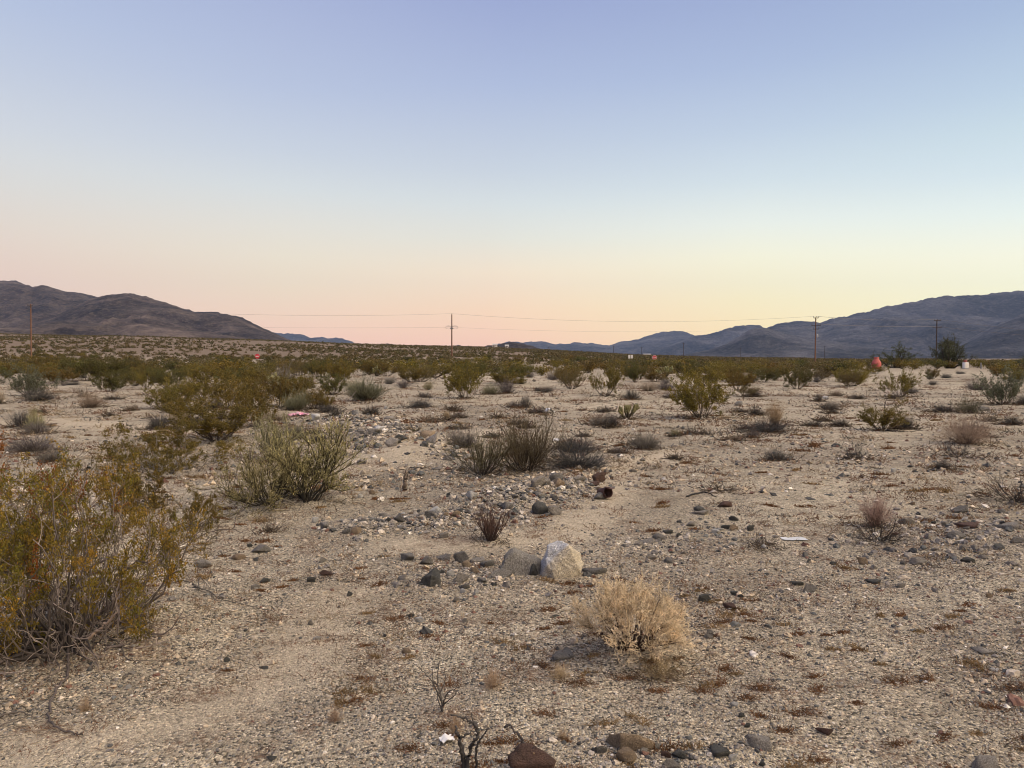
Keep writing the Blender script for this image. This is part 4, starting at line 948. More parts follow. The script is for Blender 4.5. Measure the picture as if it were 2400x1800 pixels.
# ------------------------------------------------------------------ rocks
def ico(sub):
    bm = bmesh.new(); bmesh.ops.create_icosphere(bm, subdivisions=sub, radius=1.0)
    bm.verts.ensure_lookup_table()
    v = np.array([x.co[:] for x in bm.verts]); f = np.array([[y.index for y in x.verts] for x in bm.faces]); bm.free()
    return v, f
ICO = {s: ico(s) for s in (1, 2, 3, 4, 5, 6)}
def rock_shape(seed, kind, sub=4, planes=None):
    """A stone about one unit across: a faceted hull with rounded edges and a rough skin, bottom near z = 0."""
    rng = np.random.default_rng(seed); d, f = ICO[sub]
    if planes is None:
        n = {'angular': 8, 'rounded': 18, 'flat': 10, 'slab': 8}[kind]
        nn = norm(rng.normal(0, 1, (n, 3))); dd = rng.uniform(0.5, 1.0, n) if kind != 'rounded' else rng.uniform(0.85, 1.0, n)
    else: nn, dd = norm(np.array([p[:3] for p in planes], float)), np.array([p[3] for p in planes])
    c = d @ nn.T; r = dd[None] / np.maximum(c, 0.05); r = np.minimum(r, 2.0)
    k = 40.0 if kind != 'rounded' else 12.0
    rs = -np.log(np.exp(-k * r).sum(1)) / k
    v = d * rs[:, None]
    for fr, am in ((2.2, 0.11), (5.5, 0.06), (13.0, 0.032)) + (((28.0, 0.008),) if sub >= 5 else ()):
        v = v * (1 + (noise3(v * fr + seed, seed % 91) - 0.5)[:, None] * am * 2)
    v = v * np.array({'angular': (1, 0.85, 0.8), 'rounded': (1, 0.85, 0.72), 'flat': (1, 0.8, 0.36), 'slab': (1.2, 0.7, 0.42)}.get(kind, (1, 1, 1)))
    v = v / (v[:, 0].max() - v[:, 0].min())
    v[:, 2] -= v[:, 2].min()
    return v, f
ROCKS = {}
def rock_mesh(kind, i, colour):
    key = (kind, i, colour)
    if key not in ROCKS:
        v, f = rock_shape(900 + 17 * i + len(kind), kind, 4 if i < 4 else 3); g = Geo(); g.add(v, f, (0.3, 0.3, 0.3))
        ROCKS[key] = (g.mesh('rock', ROCK[colour], kind == 'rounded' or True), v[:, 2].max())
    return ROCKS[key]
ROCK_AT = []
def rock(px, py, w, h, colour, kind, label, group='stones on the desert floor', i=None, rz=None, sink=0.22, pos=None, name='rock'):
    """pos: (x, y, width, height) in metres; otherwise read from the frame at its visible foot."""
    i = int(RNG.integers(0, 6)) if i is None else i
    me, hz = rock_mesh(kind, i, colour)
    if pos is None:
        sink = max(sink, 0.32)
        p = hit(px, py - h * 0.12); k = p[1] / F_PX; w, h = (w * 0.84, h * 0.84) if colour == 'dark' else (w, h); wm, hm = w * k * 0.95, h * k * (1 + sink) * 0.88
    else:
        p = np.array([pos[0], pos[1], float(H(pos[0], pos[1]))]); wm, hm = pos[2], pos[3] * (1 + sink)
    o = bpy.data.objects.new(name, me); COL.objects.link(o)
    o.location = (p[0], p[1], p[2] - hm * sink); o.scale = (wm, wm * RNG.uniform(0.8, 1.0), hm / hz)
    o.rotation_euler = (RNG.normal(0, 0.06), RNG.normal(0, 0.06), RNG.uniform(-0.5, 0.5) if rz is None else rz)
    ROCK_AT.append((p[0], p[1], wm / 2))
    return tag(o, label, 'rock', group)

# the big granite boulder, coloured grey towards its upper left and tan towards its lower right
def boulder_material():
    m, nt, out = new_mat('two_tone_granite')
    tc = N(nt, 'ShaderNodeTexCoord'); sp = N(nt, 'ShaderNodeSeparateXYZ'); nt.links.new(tc.outputs['Object'], sp.inputs[0])
    def tx(t, sc, **k):
        n = N(nt, t); nt.links.new(tc.outputs['Object'], n.inputs['Vector']); setin(n, Scale=sc, **k); return n
    n1 = tx('ShaderNodeTexNoise', 6.0, Detail=6.0, Roughness=0.65); n2 = tx('ShaderNodeTexNoise', 30.0, Detail=5.0, Roughness=0.7); vo = tx('ShaderNodeTexVoronoi', 60.0); v2 = tx('ShaderNodeTexVoronoi', 24.0)
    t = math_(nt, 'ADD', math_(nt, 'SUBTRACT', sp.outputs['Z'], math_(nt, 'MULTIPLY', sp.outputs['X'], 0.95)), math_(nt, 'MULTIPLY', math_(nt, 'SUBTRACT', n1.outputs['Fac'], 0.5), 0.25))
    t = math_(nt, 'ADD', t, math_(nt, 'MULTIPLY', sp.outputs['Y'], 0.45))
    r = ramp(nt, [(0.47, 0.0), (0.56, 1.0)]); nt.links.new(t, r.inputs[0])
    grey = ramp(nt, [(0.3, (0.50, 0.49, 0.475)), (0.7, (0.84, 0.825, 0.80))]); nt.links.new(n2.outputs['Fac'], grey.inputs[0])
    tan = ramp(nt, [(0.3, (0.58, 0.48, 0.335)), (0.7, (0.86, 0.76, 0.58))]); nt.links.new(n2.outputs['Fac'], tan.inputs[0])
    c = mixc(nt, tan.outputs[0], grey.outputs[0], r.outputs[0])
    sv = N(nt, 'ShaderNodeSeparateColor'); nt.links.new(vo.outputs['Color'], sv.inputs[0])
    sk = ramp(nt, [(0.0, 0.25), (0.12, 0.45), (0.25, 1.0), (0.85, 1.0), (1.0, 1.4)]); nt.links.new(sv.outputs[0], sk.inputs[0])
    c = mixc(nt, c, sk.outputs[0], 0.8, 'MULTIPLY')
    b = N(nt, 'ShaderNodeBsdfPrincipled'); setin(b, Roughness=0.9); b.inputs['Specular IOR Level'].default_value = 0.2
    nt.links.new(c, b.inputs['Base Color'])
    bp = N(nt, 'ShaderNodeBump'); setin(bp, Strength=0.9, Distance=0.02)
    nt.links.new(math_(nt, 'ADD', math_(nt, 'MULTIPLY', n2.outputs['Fac'], 1.6), math_(nt, 'MULTIPLY', sv.outputs[0], 0.35)), bp.inputs['Height'])
    nt.links.new(bp.outputs[0], b.inputs['Normal']); nt.links.new(b.outputs[0], out.inputs[0])
    return m
pl = [(-0.94, -0.2, 0.16, 0.70), (0.95, -0.25, 0.35, 0.80), (0.55, 0.1, 0.80, 0.86), (-0.22, -0.25, 0.95, 0.88), (-0.35, -0.85, 0.45, 0.72), (0.30, -0.93, -0.12, 0.66), (0.72, -0.65, -0.30, 0.80), (-0.60, -0.72, -0.35, 0.84), (0, 1, 0.1, 0.75), (0.2, 0.6, 0.8, 0.85), (0, 0, -1, 0.62), (0.85, -0.2, -0.5, 0.92), (-0.8, 0.4, 0.5, 0.8)]
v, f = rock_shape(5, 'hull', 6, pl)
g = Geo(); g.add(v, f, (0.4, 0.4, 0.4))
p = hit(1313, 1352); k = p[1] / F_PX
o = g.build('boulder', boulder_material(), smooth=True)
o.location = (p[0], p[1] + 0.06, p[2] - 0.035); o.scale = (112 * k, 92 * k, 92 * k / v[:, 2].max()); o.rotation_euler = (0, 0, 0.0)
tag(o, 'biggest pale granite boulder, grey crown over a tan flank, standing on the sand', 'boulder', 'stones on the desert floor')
ROCK_AT.append((p[0], p[1], 0.16))
def custom_rock(name, planes, seed, px, py, w, h, colour, label, rot=(0, 0, 0), depth=0.8, sink=0.15):
    v, f = rock_shape(seed, 'hull', 5, planes); g = Geo(); g.add(v, f, (0.3, 0.3, 0.3))
    p = hit(px, py - h * 0.1); k = p[1] / F_PX
    o = g.build(name, ROCK[colour], smooth=True); o.location = (p[0], p[1], p[2] - h * k * sink); o.rotation_euler = rot
    o.scale = (w * k, w * k * depth, h * k * (1 + sink) / v[:, 2].max())
    ROCK_AT.append((p[0], p[1], w * k / 2))
    return tag(o, label, 'rock', 'stones on the desert floor')
custom_rock('rock', [(-1, -0.1, 0.45, 0.86), (1, -0.25, 0.15, 0.98), (0.16, -0.1, 1, 0.40), (-0.55, -0.1, 0.85, 0.66), (0, -1, 0.25, 0.42), (0.1, -0.75, 0.75, 0.44), (0, 1, 0.1, 0.42), (0, 0, -1, 0.36), (0.75, -0.7, 0.1, 0.78)], 31, 1217, 1349, 108, 56, 'slab', 'long grey slab sloping down towards the biggest boulder', (0, 0.13, -0.10), 0.8)
rock(1168, 1352, 62, 20, 'grey', 'flat', 'flat low stone half under the long grey slab', sink=0.4)
rock(1251, 1353, 26, 42, 'dark', 'angular', 'black wedge between the grey slab and the biggest boulder', rz=0.3)
rock(1392, 1345, 62, 22, 'grey', 'flat', 'half-buried grey ledge on the far side of the biggest boulder', sink=0.5)
custom_rock('rock', [(-1, -0.4, 0.1, 0.62), (0.9, -0.5, 0.15, 0.66), (0.25, -0.35, 0.9, 0.42), (-0.45, 0.1, 0.9, 0.46), (-0.1, -1, -0.05, 0.6), (0, 1, 0.2, 0.7), (0, 0, -1, 0.5), (0.9, 0.3, 0.1, 0.8)], 37, 1014, 1373, 46, 36, 'dark', 'angular dark green-black stone, largest of the dark ones by the boulder', (0.1, 0.0, 0.5), 0.9)
NAMED = [  # px, foot py, width, height, colour, kind, label
    (1000, 1325, 38, 24, 'grey', 'angular', 'grey stone just behind the angular black one'), (1080, 1322, 40, 34, 'grey', 'angular', 'upright grey block behind the tan pebbles'),
    (1040, 1312, 48, 14, 'grey', 'flat', 'flat grey stone lying beside the upright grey block'), (1094, 1332, 24, 20, 'tan', 'rounded', 'orange-tan stone below the upright grey block'),
    (1114, 1344, 22, 18, 'tan', 'rounded', 'rounder orange-tan stone near the flat low stone'), (1086, 1364, 36, 28, 'pale', 'angular', 'pale pinkish stone amid the cluster by the boulder'),
    (1128, 1316, 40, 10, 'pale', 'flat', 'flat pale stone behind the cluster'), (1140, 1328, 40, 18, 'grey', 'flat', 'grey flat stone between the cluster and the slab'), (1056, 1352, 20, 18, 'white', 'angular', 'white chip between dark stone and pinkish one'),
    (1042, 1348, 18, 16, 'dark', 'angular', 'small black stone in the cluster'), (1088, 1380, 26, 14, 'grey', 'flat', 'greenish-grey flat stone in front of the pinkish one'), (1116, 1392, 18, 16, 'white', 'angular', 'white stone in front of the cluster'),
    (1085, 1390, 16, 12, 'white', 'rounded', 'second white stone in front of the cluster'), (1130, 1365, 26, 12, 'grey', 'flat', 'thin grey stone under the flat low slab'), (1070, 1340, 22, 12, 'pale', 'flat', 'cream flat stone under the upright block'), (1158, 1372, 20, 10, 'dark', 'flat', 'dark flat chip before the sloping slab'),
    (956, 1314, 42, 20, 'grey', 'flat', 'layered grey stone alone on sand'), (943, 1360, 26, 15, 'pale', 'flat', 'pale flat stone before the layered grey one'), (1383, 1296, 26, 8, 'dark', 'flat', 'flat black stone beyond the biggest boulder'),
    (477, 1330, 46, 20, 'pale', 'rounded', 'pale domed stone beside the largest creosote bush'), (558, 1310, 38, 14, 'tan', 'rounded', 'tan stone with its partner grey stones near bare twigs'), (612, 1296, 52, 22, 'grey', 'angular', 'grey and tan block behind the tan stone'), (585, 1284, 18, 14, 'dark', 'rounded', 'dark knob next to the grey and tan block'),
    (600, 1315, 30, 12, 'dark', 'flat', 'flat blue-green stone near the tan stone'), (621, 1366, 36, 15, 'dark', 'angular', 'black jagged stone in the sand'), (594, 1382, 24, 15, 'pale', 'angular', 'cream stone next to the black jagged one'), (725, 1366, 28, 22, 'dark', 'angular', 'black upright stone before the twig sprays'),
    (757, 1318, 20, 16, 'pale', 'angular', 'pale stone behind the black upright one'), (750, 1334, 14, 12, 'white', 'angular', 'white chip near the black upright stone'), (770, 1350, 30, 16, 'rusty', 'angular', 'brown stone touching the black upright one'), (822, 1398, 16, 18, 'dark', 'angular', 'small pointed black stone on bare sand'),
    (738, 1226, 18, 16, 'white', 'rounded', 'white round stone in front of the yellow-green broom shrub'), (834, 1252, 30, 20, 'tan', 'rounded', 'tan round stone at the near end of the near stone bank'), (1020, 1210, 54, 26, 'white', 'angular', 'white quartz outcrop on the near stone bank'),
    (845, 1168, 14, 12, 'white', 'rounded', 'white round stone on the sandy track'), (872, 1160, 16, 14, 'tan', 'rounded', 'tan stone by the track next to a white one'), (949, 1148, 12, 12, 'pale', 'rounded', 'pale stone at the foot of the upright stub'),
    (2272, 1238, 46, 16, 'rusty', 'flat', 'flat red-brown stone on the stony ground'), (2370, 1242, 42, 22, 'pale', 'flat', 'large pale flat stone at the frame edge'), (2240, 1262, 44, 20, 'grey', 'rounded', 'grey domed stone before the flat red-brown one'), (2270, 1318, 40, 16, 'dark', 'rounded', 'dark round stone below pale ones'),
    (2258, 1290, 20, 14, 'pale', 'rounded', 'pale round stone above the dark round one'), (2285, 1288, 26, 12, 'pale', 'flat', 'pale flat stone above the dark round one'), (2304, 1310, 22, 12, 'pale', 'rounded', 'cream stone next to the dark round one'), (2385, 1270, 36, 16, 'grey', 'rounded', 'grey stone at the frame edge below the pale flat one'), (2345, 1285, 34, 12, 'dark', 'flat', 'blackish flat stone near the frame edge'),
    (2152, 1322, 40, 20, 'pale', 'rounded', 'pale stone in the red-brown litter'), (1900, 1388, 42, 24, 'grey', 'angular', 'angular blue-grey block in dark stones'), (1866, 1372, 40, 14, 'dark', 'flat', 'dark slab behind the angular blue-grey block'), (1718, 1222, 28, 18, 'dark', 'angular', 'black angular stone with pale ones below it'), (1722, 1244, 26, 18, 'tan', 'angular', 'tan stone just below the black angular one'), (1696, 1240, 28, 14, 'dark', 'rounded', 'dark stone next to tan and white ones'), (1676, 1250, 22, 12, 'white', 'flat', 'white flat stone among dark ones'),
    (1638, 1198, 34, 16, 'dark', 'rounded', 'dark domed stone on the open sand'), (1700, 1190, 38, 18, 'rusty', 'angular', 'brown wedge stone near the dark domed one'), (1645, 1206, 44, 12, 'pale', 'flat', 'pale flat stone under the dark domed one'), (1543, 1264, 30, 16, 'grey', 'rounded', 'violet-grey round stone in a row of stones'), (1520, 1274, 38, 14, 'pale', 'flat', 'pale flat stone beside the violet-grey one'), (1562, 1252, 30, 16, 'dark', 'rounded', 'dark stone behind the violet-grey one'), (1532, 1312, 26, 16, 'pale', 'angular', 'pale stone with white chips below the row'), (1568, 1320, 22, 16, 'grey', 'rounded', 'grey round stone below the row'),
    (1722, 1396, 30, 14, 'dark', 'angular', 'black stone, first of a touching pair'), (1736, 1402, 18, 12, 'dark', 'rounded', 'smaller black stone of a touching pair'), (1710, 1426, 36, 14, 'rusty', 'flat', 'rust-brown flat stone below a pair of black ones'), (2316, 1402, 16, 14, 'tan', 'angular', 'orange-tan chip alone on fine gravel'), (2112, 1378, 20, 14, 'pale', 'rounded', 'pale round stone by a dark slab'), (2048, 1368, 42, 14, 'dark', 'flat', 'dark slab by a pale round stone'), (1896, 1318, 16, 14, 'dark', 'angular', 'small black stone before the white plastic strip'), (1953, 1324, 20, 12, 'dark', 'rounded', 'green-black oval stone on the gravel'), (1888, 1306, 24, 14, 'grey', 'flat', 'grey stone by the small black one'), (1790, 1286, 14, 12, 'white', 'rounded', 'white pebble at the foot of the sparse twigs'),
    (1648, 1414, 40, 28, 'dark', 'angular', 'blackish rough stone, biggest dark one beyond the straw bush'), (1668, 1490, 18, 18, 'grey', 'angular', 'grey pointed stone near the straw bush'), (1660, 1496, 22, 14, 'grey', 'rounded', 'grey round stone touching the pointed one'),
    (1733, 952, 24, 14, 'grey', 'rounded', 'grey round stone beyond the golden bush'), (2310, 964, 30, 14, 'grey', 'rounded', 'smooth grey stone under the grey-olive thicket'), (1934, 935, 14, 8, 'white', 'rounded', 'white stone beside a narrow dark tuft'), (1960, 1048, 26, 12, 'dark', 'rounded', 'dark oval stone near upright dead twigs'), (1405, 1172, 34, 20, 'grey', 'rounded', 'grey stone leaning on the rusty can'), (905, 960, 12, 10, 'white', 'rounded', 'white round stone beyond the far stone bank'), (2094, 1108, 14, 12, 'white', 'rounded', 'single white stone on open sand'),
    (1270, 1810, 118, 74, 'rusty', 'angular', 'big dark red-brown boulder cut by the lower frame edge'), (1474, 1760, 112, 58, 'tan', 'angular', 'big tan and pink stone, partly buried'), (1470, 1786, 52, 34, 'tan', 'rounded', 'smaller tan stone in front of the big tan one'), (1405, 1766, 38, 26, 'grey', 'rounded', 'speckled blue-grey stone next to the big tan one'), (1510, 1768, 22, 18, 'pale', 'rounded', 'pale round stone touching the big tan one'), (1556, 1774, 30, 18, 'rusty', 'rounded', 'pinkish-brown stone in the row at the bottom'), (1592, 1778, 56, 28, 'dark', 'rounded', 'mossy green-black stone in the row at the bottom'), (1584, 1804, 44, 30, 'pale', 'angular', 'pale speckled stone before the mossy green-black one'), (1540, 1756, 18, 22, 'pale', 'angular', 'pale thin stone standing in the row at the bottom'),
    (1682, 1770, 66, 26, 'dark', 'flat', 'flat black slab in the gravel near the bottom'), (1790, 1758, 68, 34, 'pale', 'slab', 'long cream stone lying alone on gravel'), (1768, 1730, 22, 12, 'grey', 'rounded', 'grey stone behind the long cream one'), (1936, 1720, 44, 22, 'rusty', 'slab', 'brown rounded stone in brown litter'), (2310, 1806, 80, 40, 'pale', 'rounded', 'pale stone at the bottom corner of the view'), (1738, 1682, 22, 16, 'dark', 'angular', 'small blue-black stone near the long cream one'), (1752, 1706, 20, 16, 'dark', 'rounded', 'blackish pebble between two larger stones'), (1715, 1785, 26, 20, 'white', 'angular', 'white stone beside the flat black slab'), (1785, 1796, 18, 18, 'dark', 'rounded', 'black pebble at the bottom below the long cream stone'), (1725, 1655, 20, 9, 'white', 'flat', 'thin white chip on gravel'),
    (637, 1780, 30, 14, 'dark', 'flat', 'flat green-black pebble at the bottom of the sandy area'), (2335, 1574, 22, 8, 'white', 'flat', 'white flat chip on the gravel near the frame edge'), (2305, 1530, 52, 14, 'pale', 'flat', 'long pale flat stone at the frame edge'), (1221, 1622, 16, 14, 'pale', 'angular', 'cream cube-like pebble on fine gravel'), (302, 1614, 14, 12, 'white', 'rounded', 'white pebble on the sand near the curved dead branch'), (953, 1530, 22, 14, 'tan', 'rounded', 'cream-tan pebble in the middle of the sand'), (532, 1552, 20, 16, 'dark', 'rounded', 'dark grey pebble on the bare sand'), (620, 1568, 30, 8, 'dark', 'flat', 'thin black chip on the bare sand'), (740, 1500, 22, 10, 'white', 'angular', 'white pointed chip on the bare sand'), (728, 1466, 18, 16, 'pale', 'angular', 'pale chip behind the white pointed one'), (982, 1458, 26, 14, 'white', 'angular', 'white stone between dark pebbles'), (964, 1446, 20, 12, 'dark', 'rounded', 'dark pebble behind the white stone'), (1087, 1460, 16, 14, 'pale', 'angular', 'pale pebble beside the white stone'), (600, 1382, 12, 8, 'white', 'rounded', 'white pebble beside the cream stone'), (1070, 1412, 20, 16, 'pale', 'angular', 'pale pointed pebble in front of the cluster'), (1300, 1448, 26, 10, 'dark', 'flat', 'thin black chip in front of the biggest boulder'), (1330, 1540, 60, 16, 'grey', 'flat', 'flat buried grey stone beside the straw bush'),
]
for px, py, w_, h_, c_, k_, lb in NAMED:
    if k_ == 'rounded' and c_ in ('dark', 'rusty', 'grey') and 'round' not in lb and 'dome' not in lb and 'oval' not in lb and 'pebble' not in lb: k_ = 'angular'
    rock(px, py, w_, h_, c_, k_, lb)
# the stone banks: every stone that shows is a stone of its own
rng = np.random.default_rng(55)
cword = {'pale': 'pale', 'tan': 'tan', 'grey': 'grey', 'dark': 'blackish', 'rusty': 'rust-brown', 'white': 'whitish'}
kword = {'angular': 'angular', 'rounded': 'rounded', 'flat': 'flat', 'slab': 'elongated'}
def scatter_bank(p0, p1, spread, count, smin, smax, where):
    a, b = flat(*p0), flat(*p1); n = 0; tries = 0
    while n < count and tries < 4000:
        tries += 1
        t = rng.uniform(-0.05, 1.05); q = a + (b - a) * t + rng.normal(0, spread, 2)
        s = smin + (smax - smin) * rng.uniform() ** 2.2
        if any((q[0] - x) ** 2 + (q[1] - y) ** 2 < (0.42 * s + 0.7 * r) ** 2 for x, y, r in ROCK_AT): continue
        c_ = str(rng.choice(list(cword), p=[0.30, 0.20, 0.24, 0.12, 0.06, 0.08])); k_ = str(rng.choice(list(kword), p=[0.44, 0.12, 0.30, 0.14]))
        sz = 'big' if s > smin + (smax - smin) * 0.5 else 'middling' if s > smin + (smax - smin) * 0.2 else 'small'
        end = 'far end' if t > 0.66 else 'middle' if t > 0.33 else 'near end'
        rock(0, 0, 0, 0, c_, k_, f'{sz} {cword[c_]} {kword[k_]} stone, {end} of {where}', f'stones of {where}', pos=(q[0], q[1], s, s * rng.uniform(0.35, 0.75)), sink=0.2)
        n += 1
scatter_bank((850, 1240), (1095, 1225), 0.20, 46, 0.035, 0.15, 'the near stone bank')
scatter_bank((1150, 1195), (1350, 1150), 0.30, 48, 0.04, 0.20, 'the stone bank behind the broom')
scatter_bank((830, 985), (960, 1080), 0.62, 48, 0.07, 0.32, 'the far stone bank')
scatter_bank((2200, 1290), (2400, 1230), 0.45, 18, 0.05, 0.16, 'the stony patch at the frame edge')
scatter_bank((1480, 1290), (1700, 1250), 0.25, 12, 0.03, 0.11, 'the row of stones on open sand')
scatter_bank((1430, 1090), (1530, 1110), 0.4, 8, 0.04, 0.14, 'the bank end near the flat black shrub')

# ------------------------------------------------------------------ gravel: chips beyond counting
rng = np.random.default_rng(63)
def chips(n, rmin, rmax, smin, smax, sub, mask_gain, floor, on_bank=None):
    r = np.exp(rng.uniform(math.log(rmin), math.log(rmax), n)); a = rng.uniform(math.radians(-40), math.radians(40), n)
    x, y = r * np.sin(a), r * np.cos(a)
    if on_bank is not None:
        p0, p1, sd = flat(*on_bank[0]), flat(*on_bank[1]), on_bank[2]; t = rng.uniform(-0.1, 1.1, n)[:, None]
        q = p0 + (p1 - p0) * t + rng.normal(0, sd, (n, 2)); x, y = q[:, 0], q[:, 1]
    keep = rng.uniform(0, 1, n) < np.clip(floor + mask_gain * stony_mask(x, y), 0, 1) * (1 - 0.85 * track_mask(x, y))
    x, y = x[keep], y[keep]; n = len(x)
    s = (smin + (smax - smin) * rng.uniform(0, 1, n) ** 3.0)
    d, f = ICO[sub] if sub else (np.array([(1, 0, 0), (-1, 0, 0), (0, 1, 0), (0, -1, 0), (0, 0, 1), (0, 0, -1)], float), np.array([(0, 2, 4), (2, 1, 4), (1, 3, 4), (3, 0, 4), (2, 0, 5), (1, 2, 5), (3, 1, 5), (0, 3, 5)]))
    m = len(d)
    V = d[None] * rng.uniform(0.55, 1.15, (n, m, 1)) * np.stack([s * 0.5, s * rng.uniform(0.3, 0.5, n), s * rng.uniform(0.18, 0.42, n)], 1)[:, None]
    rot = rng.uniform(0, 2 * math.pi, n); ti = rng.normal(0, 0.35, n)
    V = np.stack([V[..., 0] * np.cos(ti)[:, None] - V[..., 2] * np.sin(ti)[:, None], V[..., 1], V[..., 0] * np.sin(ti)[:, None] + V[..., 2] * np.cos(ti)[:, None]], -1)
    V = np.stack([V[..., 0] * np.cos(rot)[:, None] - V[..., 1] * np.sin(rot)[:, None], V[..., 0] * np.sin(rot)[:, None] + V[..., 1] * np.cos(rot)[:, None], V[..., 2]], -1)
    V = V + np.stack([x, y, H(x, y) + s * 0.06], 1)[:, None]
    F = (f[None] + (np.arange(n) * m)[:, None, None]).reshape(-1, 3)
    pal = np.array([(0.50, 0.41, 0.27), (0.58, 0.50, 0.37), (0.33, 0.27, 0.18), (0.20, 0.18, 0.15), (0.075, 0.073, 0.066), (0.18, 0.105, 0.07), (0.74, 0.68, 0.56), (0.13, 0.13, 0.115)])
    if on_bank is not None: pal[:3] = [(0.42, 0.36, 0.26), (0.50, 0.44, 0.34), (0.30, 0.27, 0.215)]
    ci = rng.choice(len(pal), n, p=[0.27, 0.12, 0.20, 0.14, 0.10, 0.06, 0.04, 0.07] if on_bank is None else [0.22, 0.13, 0.20, 0.20, 0.10, 0.03, 0.02, 0.10])
    return V.reshape(-1, 3), F, np.repeat(pal[ci] * rng.uniform(0.75, 1.2, (n, 1)), m, 0)
g = Geo()
for a in ((60000, 2.3, 9, 0.007, 0.022, 0, 0.6, 0.6), (9000, 2.3, 14, 0.012, 0.036, 1, 0.9, 0.2), (60000, 4, 40, 0.012, 0.05, 0, 0.8, 0.35), (40000, 9, 70, 0.03, 0.14, 0, 0.8, 0.30), (1100, 4, 30, 0.04, 0.09, 2, 0.9, 0.08),
          (900, 1, 2, 0.02, 0.08, 2, 1, 1, ((850, 1240), (1095, 1225), 0.22)), (1300, 1, 2, 0.025, 0.10, 2, 1, 1, ((1150, 1195), (1350, 1150), 0.34)), (1500, 1, 2, 0.04, 0.18, 2, 1, 1, ((830, 985), (960, 1080), 0.70)), (700, 1, 2, 0.02, 0.09, 2, 1, 1, ((2180, 1300), (2400, 1230), 0.5)), (400, 1, 2, 0.02, 0.07, 2, 1, 1, ((1480, 1290), (1700, 1250), 0.28)), (250, 1, 2, 0.015, 0.05, 2, 1, 1, ((1000, 1350), (1150, 1360), 0.16)), (220, 1, 2, 0.01, 0.04, 2, 1, 1, ((1380, 1770), (1720, 1790), 0.10))):
    g.add(*chips(*a))
tag(g.build('gravel', M_STONES), None, None, kind='stuff')

# ------------------------------------------------------------------ dry red-brown annuals and straw litter matted on the ground
g = Geo(); rng = np.random.default_rng(67)
n = 6000; r = np.exp(rng.uniform(math.log(3.5), math.log(75), n)); a = rng.uniform(math.radians(-40), math.radians(40), n)
x, y = r * np.sin(a), r * np.cos(a)
keep = fbm(x * 0.8, y * 0.8, 3, 81) > rng.uniform(0.35, 0.62, n); x, y, r = x[keep], y[keep], r[keep]
nb = 30
i = np.repeat(np.arange(len(x)), nb); rad = rng.uniform(0.02, 0.085, len(x)) * np.clip(r / 7, 0.8, 4)
S = np.stack([x[i] + rng.normal(0, 1, len(i)) * rad[i], y[i] + rng.normal(0, 1, len(i)) * rad[i] * 0.8, np.zeros(len(i))], 1); S[:, 2] = H(S[:, 0], S[:, 1]) - 0.002
D = norm(rng.normal(0, 1, (len(i), 3)) * np.array([1, 1, 0.35]) + np.array([0, 0, 0.35]))
P = grow(rng, S, D, rad[i] * rng.uniform(0.3, 0.9, len(i)), 4, 0.5, -0.05)
tone = rng.uniform(0, 1, len(x)); cA = np.where((tone < 0.6)[:, None], np.array([[0.165, 0.075, 0.040]]), np.where((tone < 0.85)[:, None], np.array([[0.30, 0.215, 0.13]]), np.array([[0.06, 0.05, 0.042]])))
wd = np.clip(0.0011 * r[i] / 4, 0.0012, 0.006)
v, q = tubes(P, np.repeat(wd[:, None], 4, 1), 3)
g.add(v, q, np.repeat(cA[i] * rng.uniform(0.7, 1.35, (len(i), 1)), 12, 0))
n = 620; r = np.exp(rng.uniform(math.log(2.5), math.log(22), n)); a = rng.uniform(math.radians(-40), math.radians(40), n)
x, y = r * np.sin(a), r * np.cos(a)
keep = (fbm(x * 0.5, y * 0.5, 3, 181) > rng.uniform(0.3, 0.6, n)) & (track_mask(x, y) < 0.5); x, y, r = x[keep], y[keep], r[keep]
nb = 130; i = np.repeat(np.arange(len(x)), nb); rad = rng.uniform(0.018, 0.06, len(x)) * np.clip(r / 8, 0.8, 2.2); th = rng.normal(0, 0.5, len(x)); u = rng.normal(0, 1, len(i)) * rad[i]; vv = rng.normal(0, 0.45, len(i)) * rad[i]
S = np.stack([x[i] + u * np.cos(th[i]) - vv * np.sin(th[i]), y[i] + u * np.sin(th[i]) + vv * np.cos(th[i]), np.zeros(len(i))], 1); S[:, 2] = H(S[:, 0], S[:, 1])
D = norm(rng.normal(0, 1, (len(i), 3)) * np.array([1, 1, 0.3]) + np.array([0, 0, 0.45]))
P = grow(rng, S, D, np.minimum(rad[i] * rng.uniform(0.3, 0.9, len(i)), 0.07), 4, 0.5, -0.03)
cB = np.where((rng.uniform(0, 1, len(x)) < 0.75)[:, None], np.array([[0.175, 0.078, 0.035]]), np.array([[0.26, 0.16, 0.075]]))
v, q = tubes(P, np.repeat(np.clip(0.0012 * r[i] / 4, 0.0012, 0.005)[:, None], 4, 1), 3)
g.add(v, q, np.repeat(cB[i] * rng.uniform(0.5, 1.4, (len(i), 1)), 12, 0))
near_ = [(a_, b_, c_) for a_, b_, c_ in OCC if b_ < 32]
nb = 150; x = np.array([q_[0] for q_ in near_]); y = np.array([q_[1] for q_ in near_]); rad = np.array([q_[2] for q_ in near_]) * 0.62; i = np.repeat(np.arange(len(x)), nb)
S = np.stack([x[i] + rng.normal(0, 1, len(i)) * rad[i], y[i] + rng.normal(0, 0.9, len(i)) * rad[i], np.zeros(len(i))], 1); S[:, 2] = H(S[:, 0], S[:, 1])
D = norm(rng.normal(0, 1, (len(i), 3)) * np.array([1, 1, 0.2]) + np.array([0, 0, 0.12]))
P = grow(rng, S, D, rng.uniform(0.03, 0.14, len(i)) * np.clip(y[i] / 8, 0.7, 2.5), 4, 0.3, -0.02)
v, q = tubes(P, np.repeat(np.clip(0.0014 * y[i] / 4, 0.0015, 0.006)[:, None], 4, 1), 3)
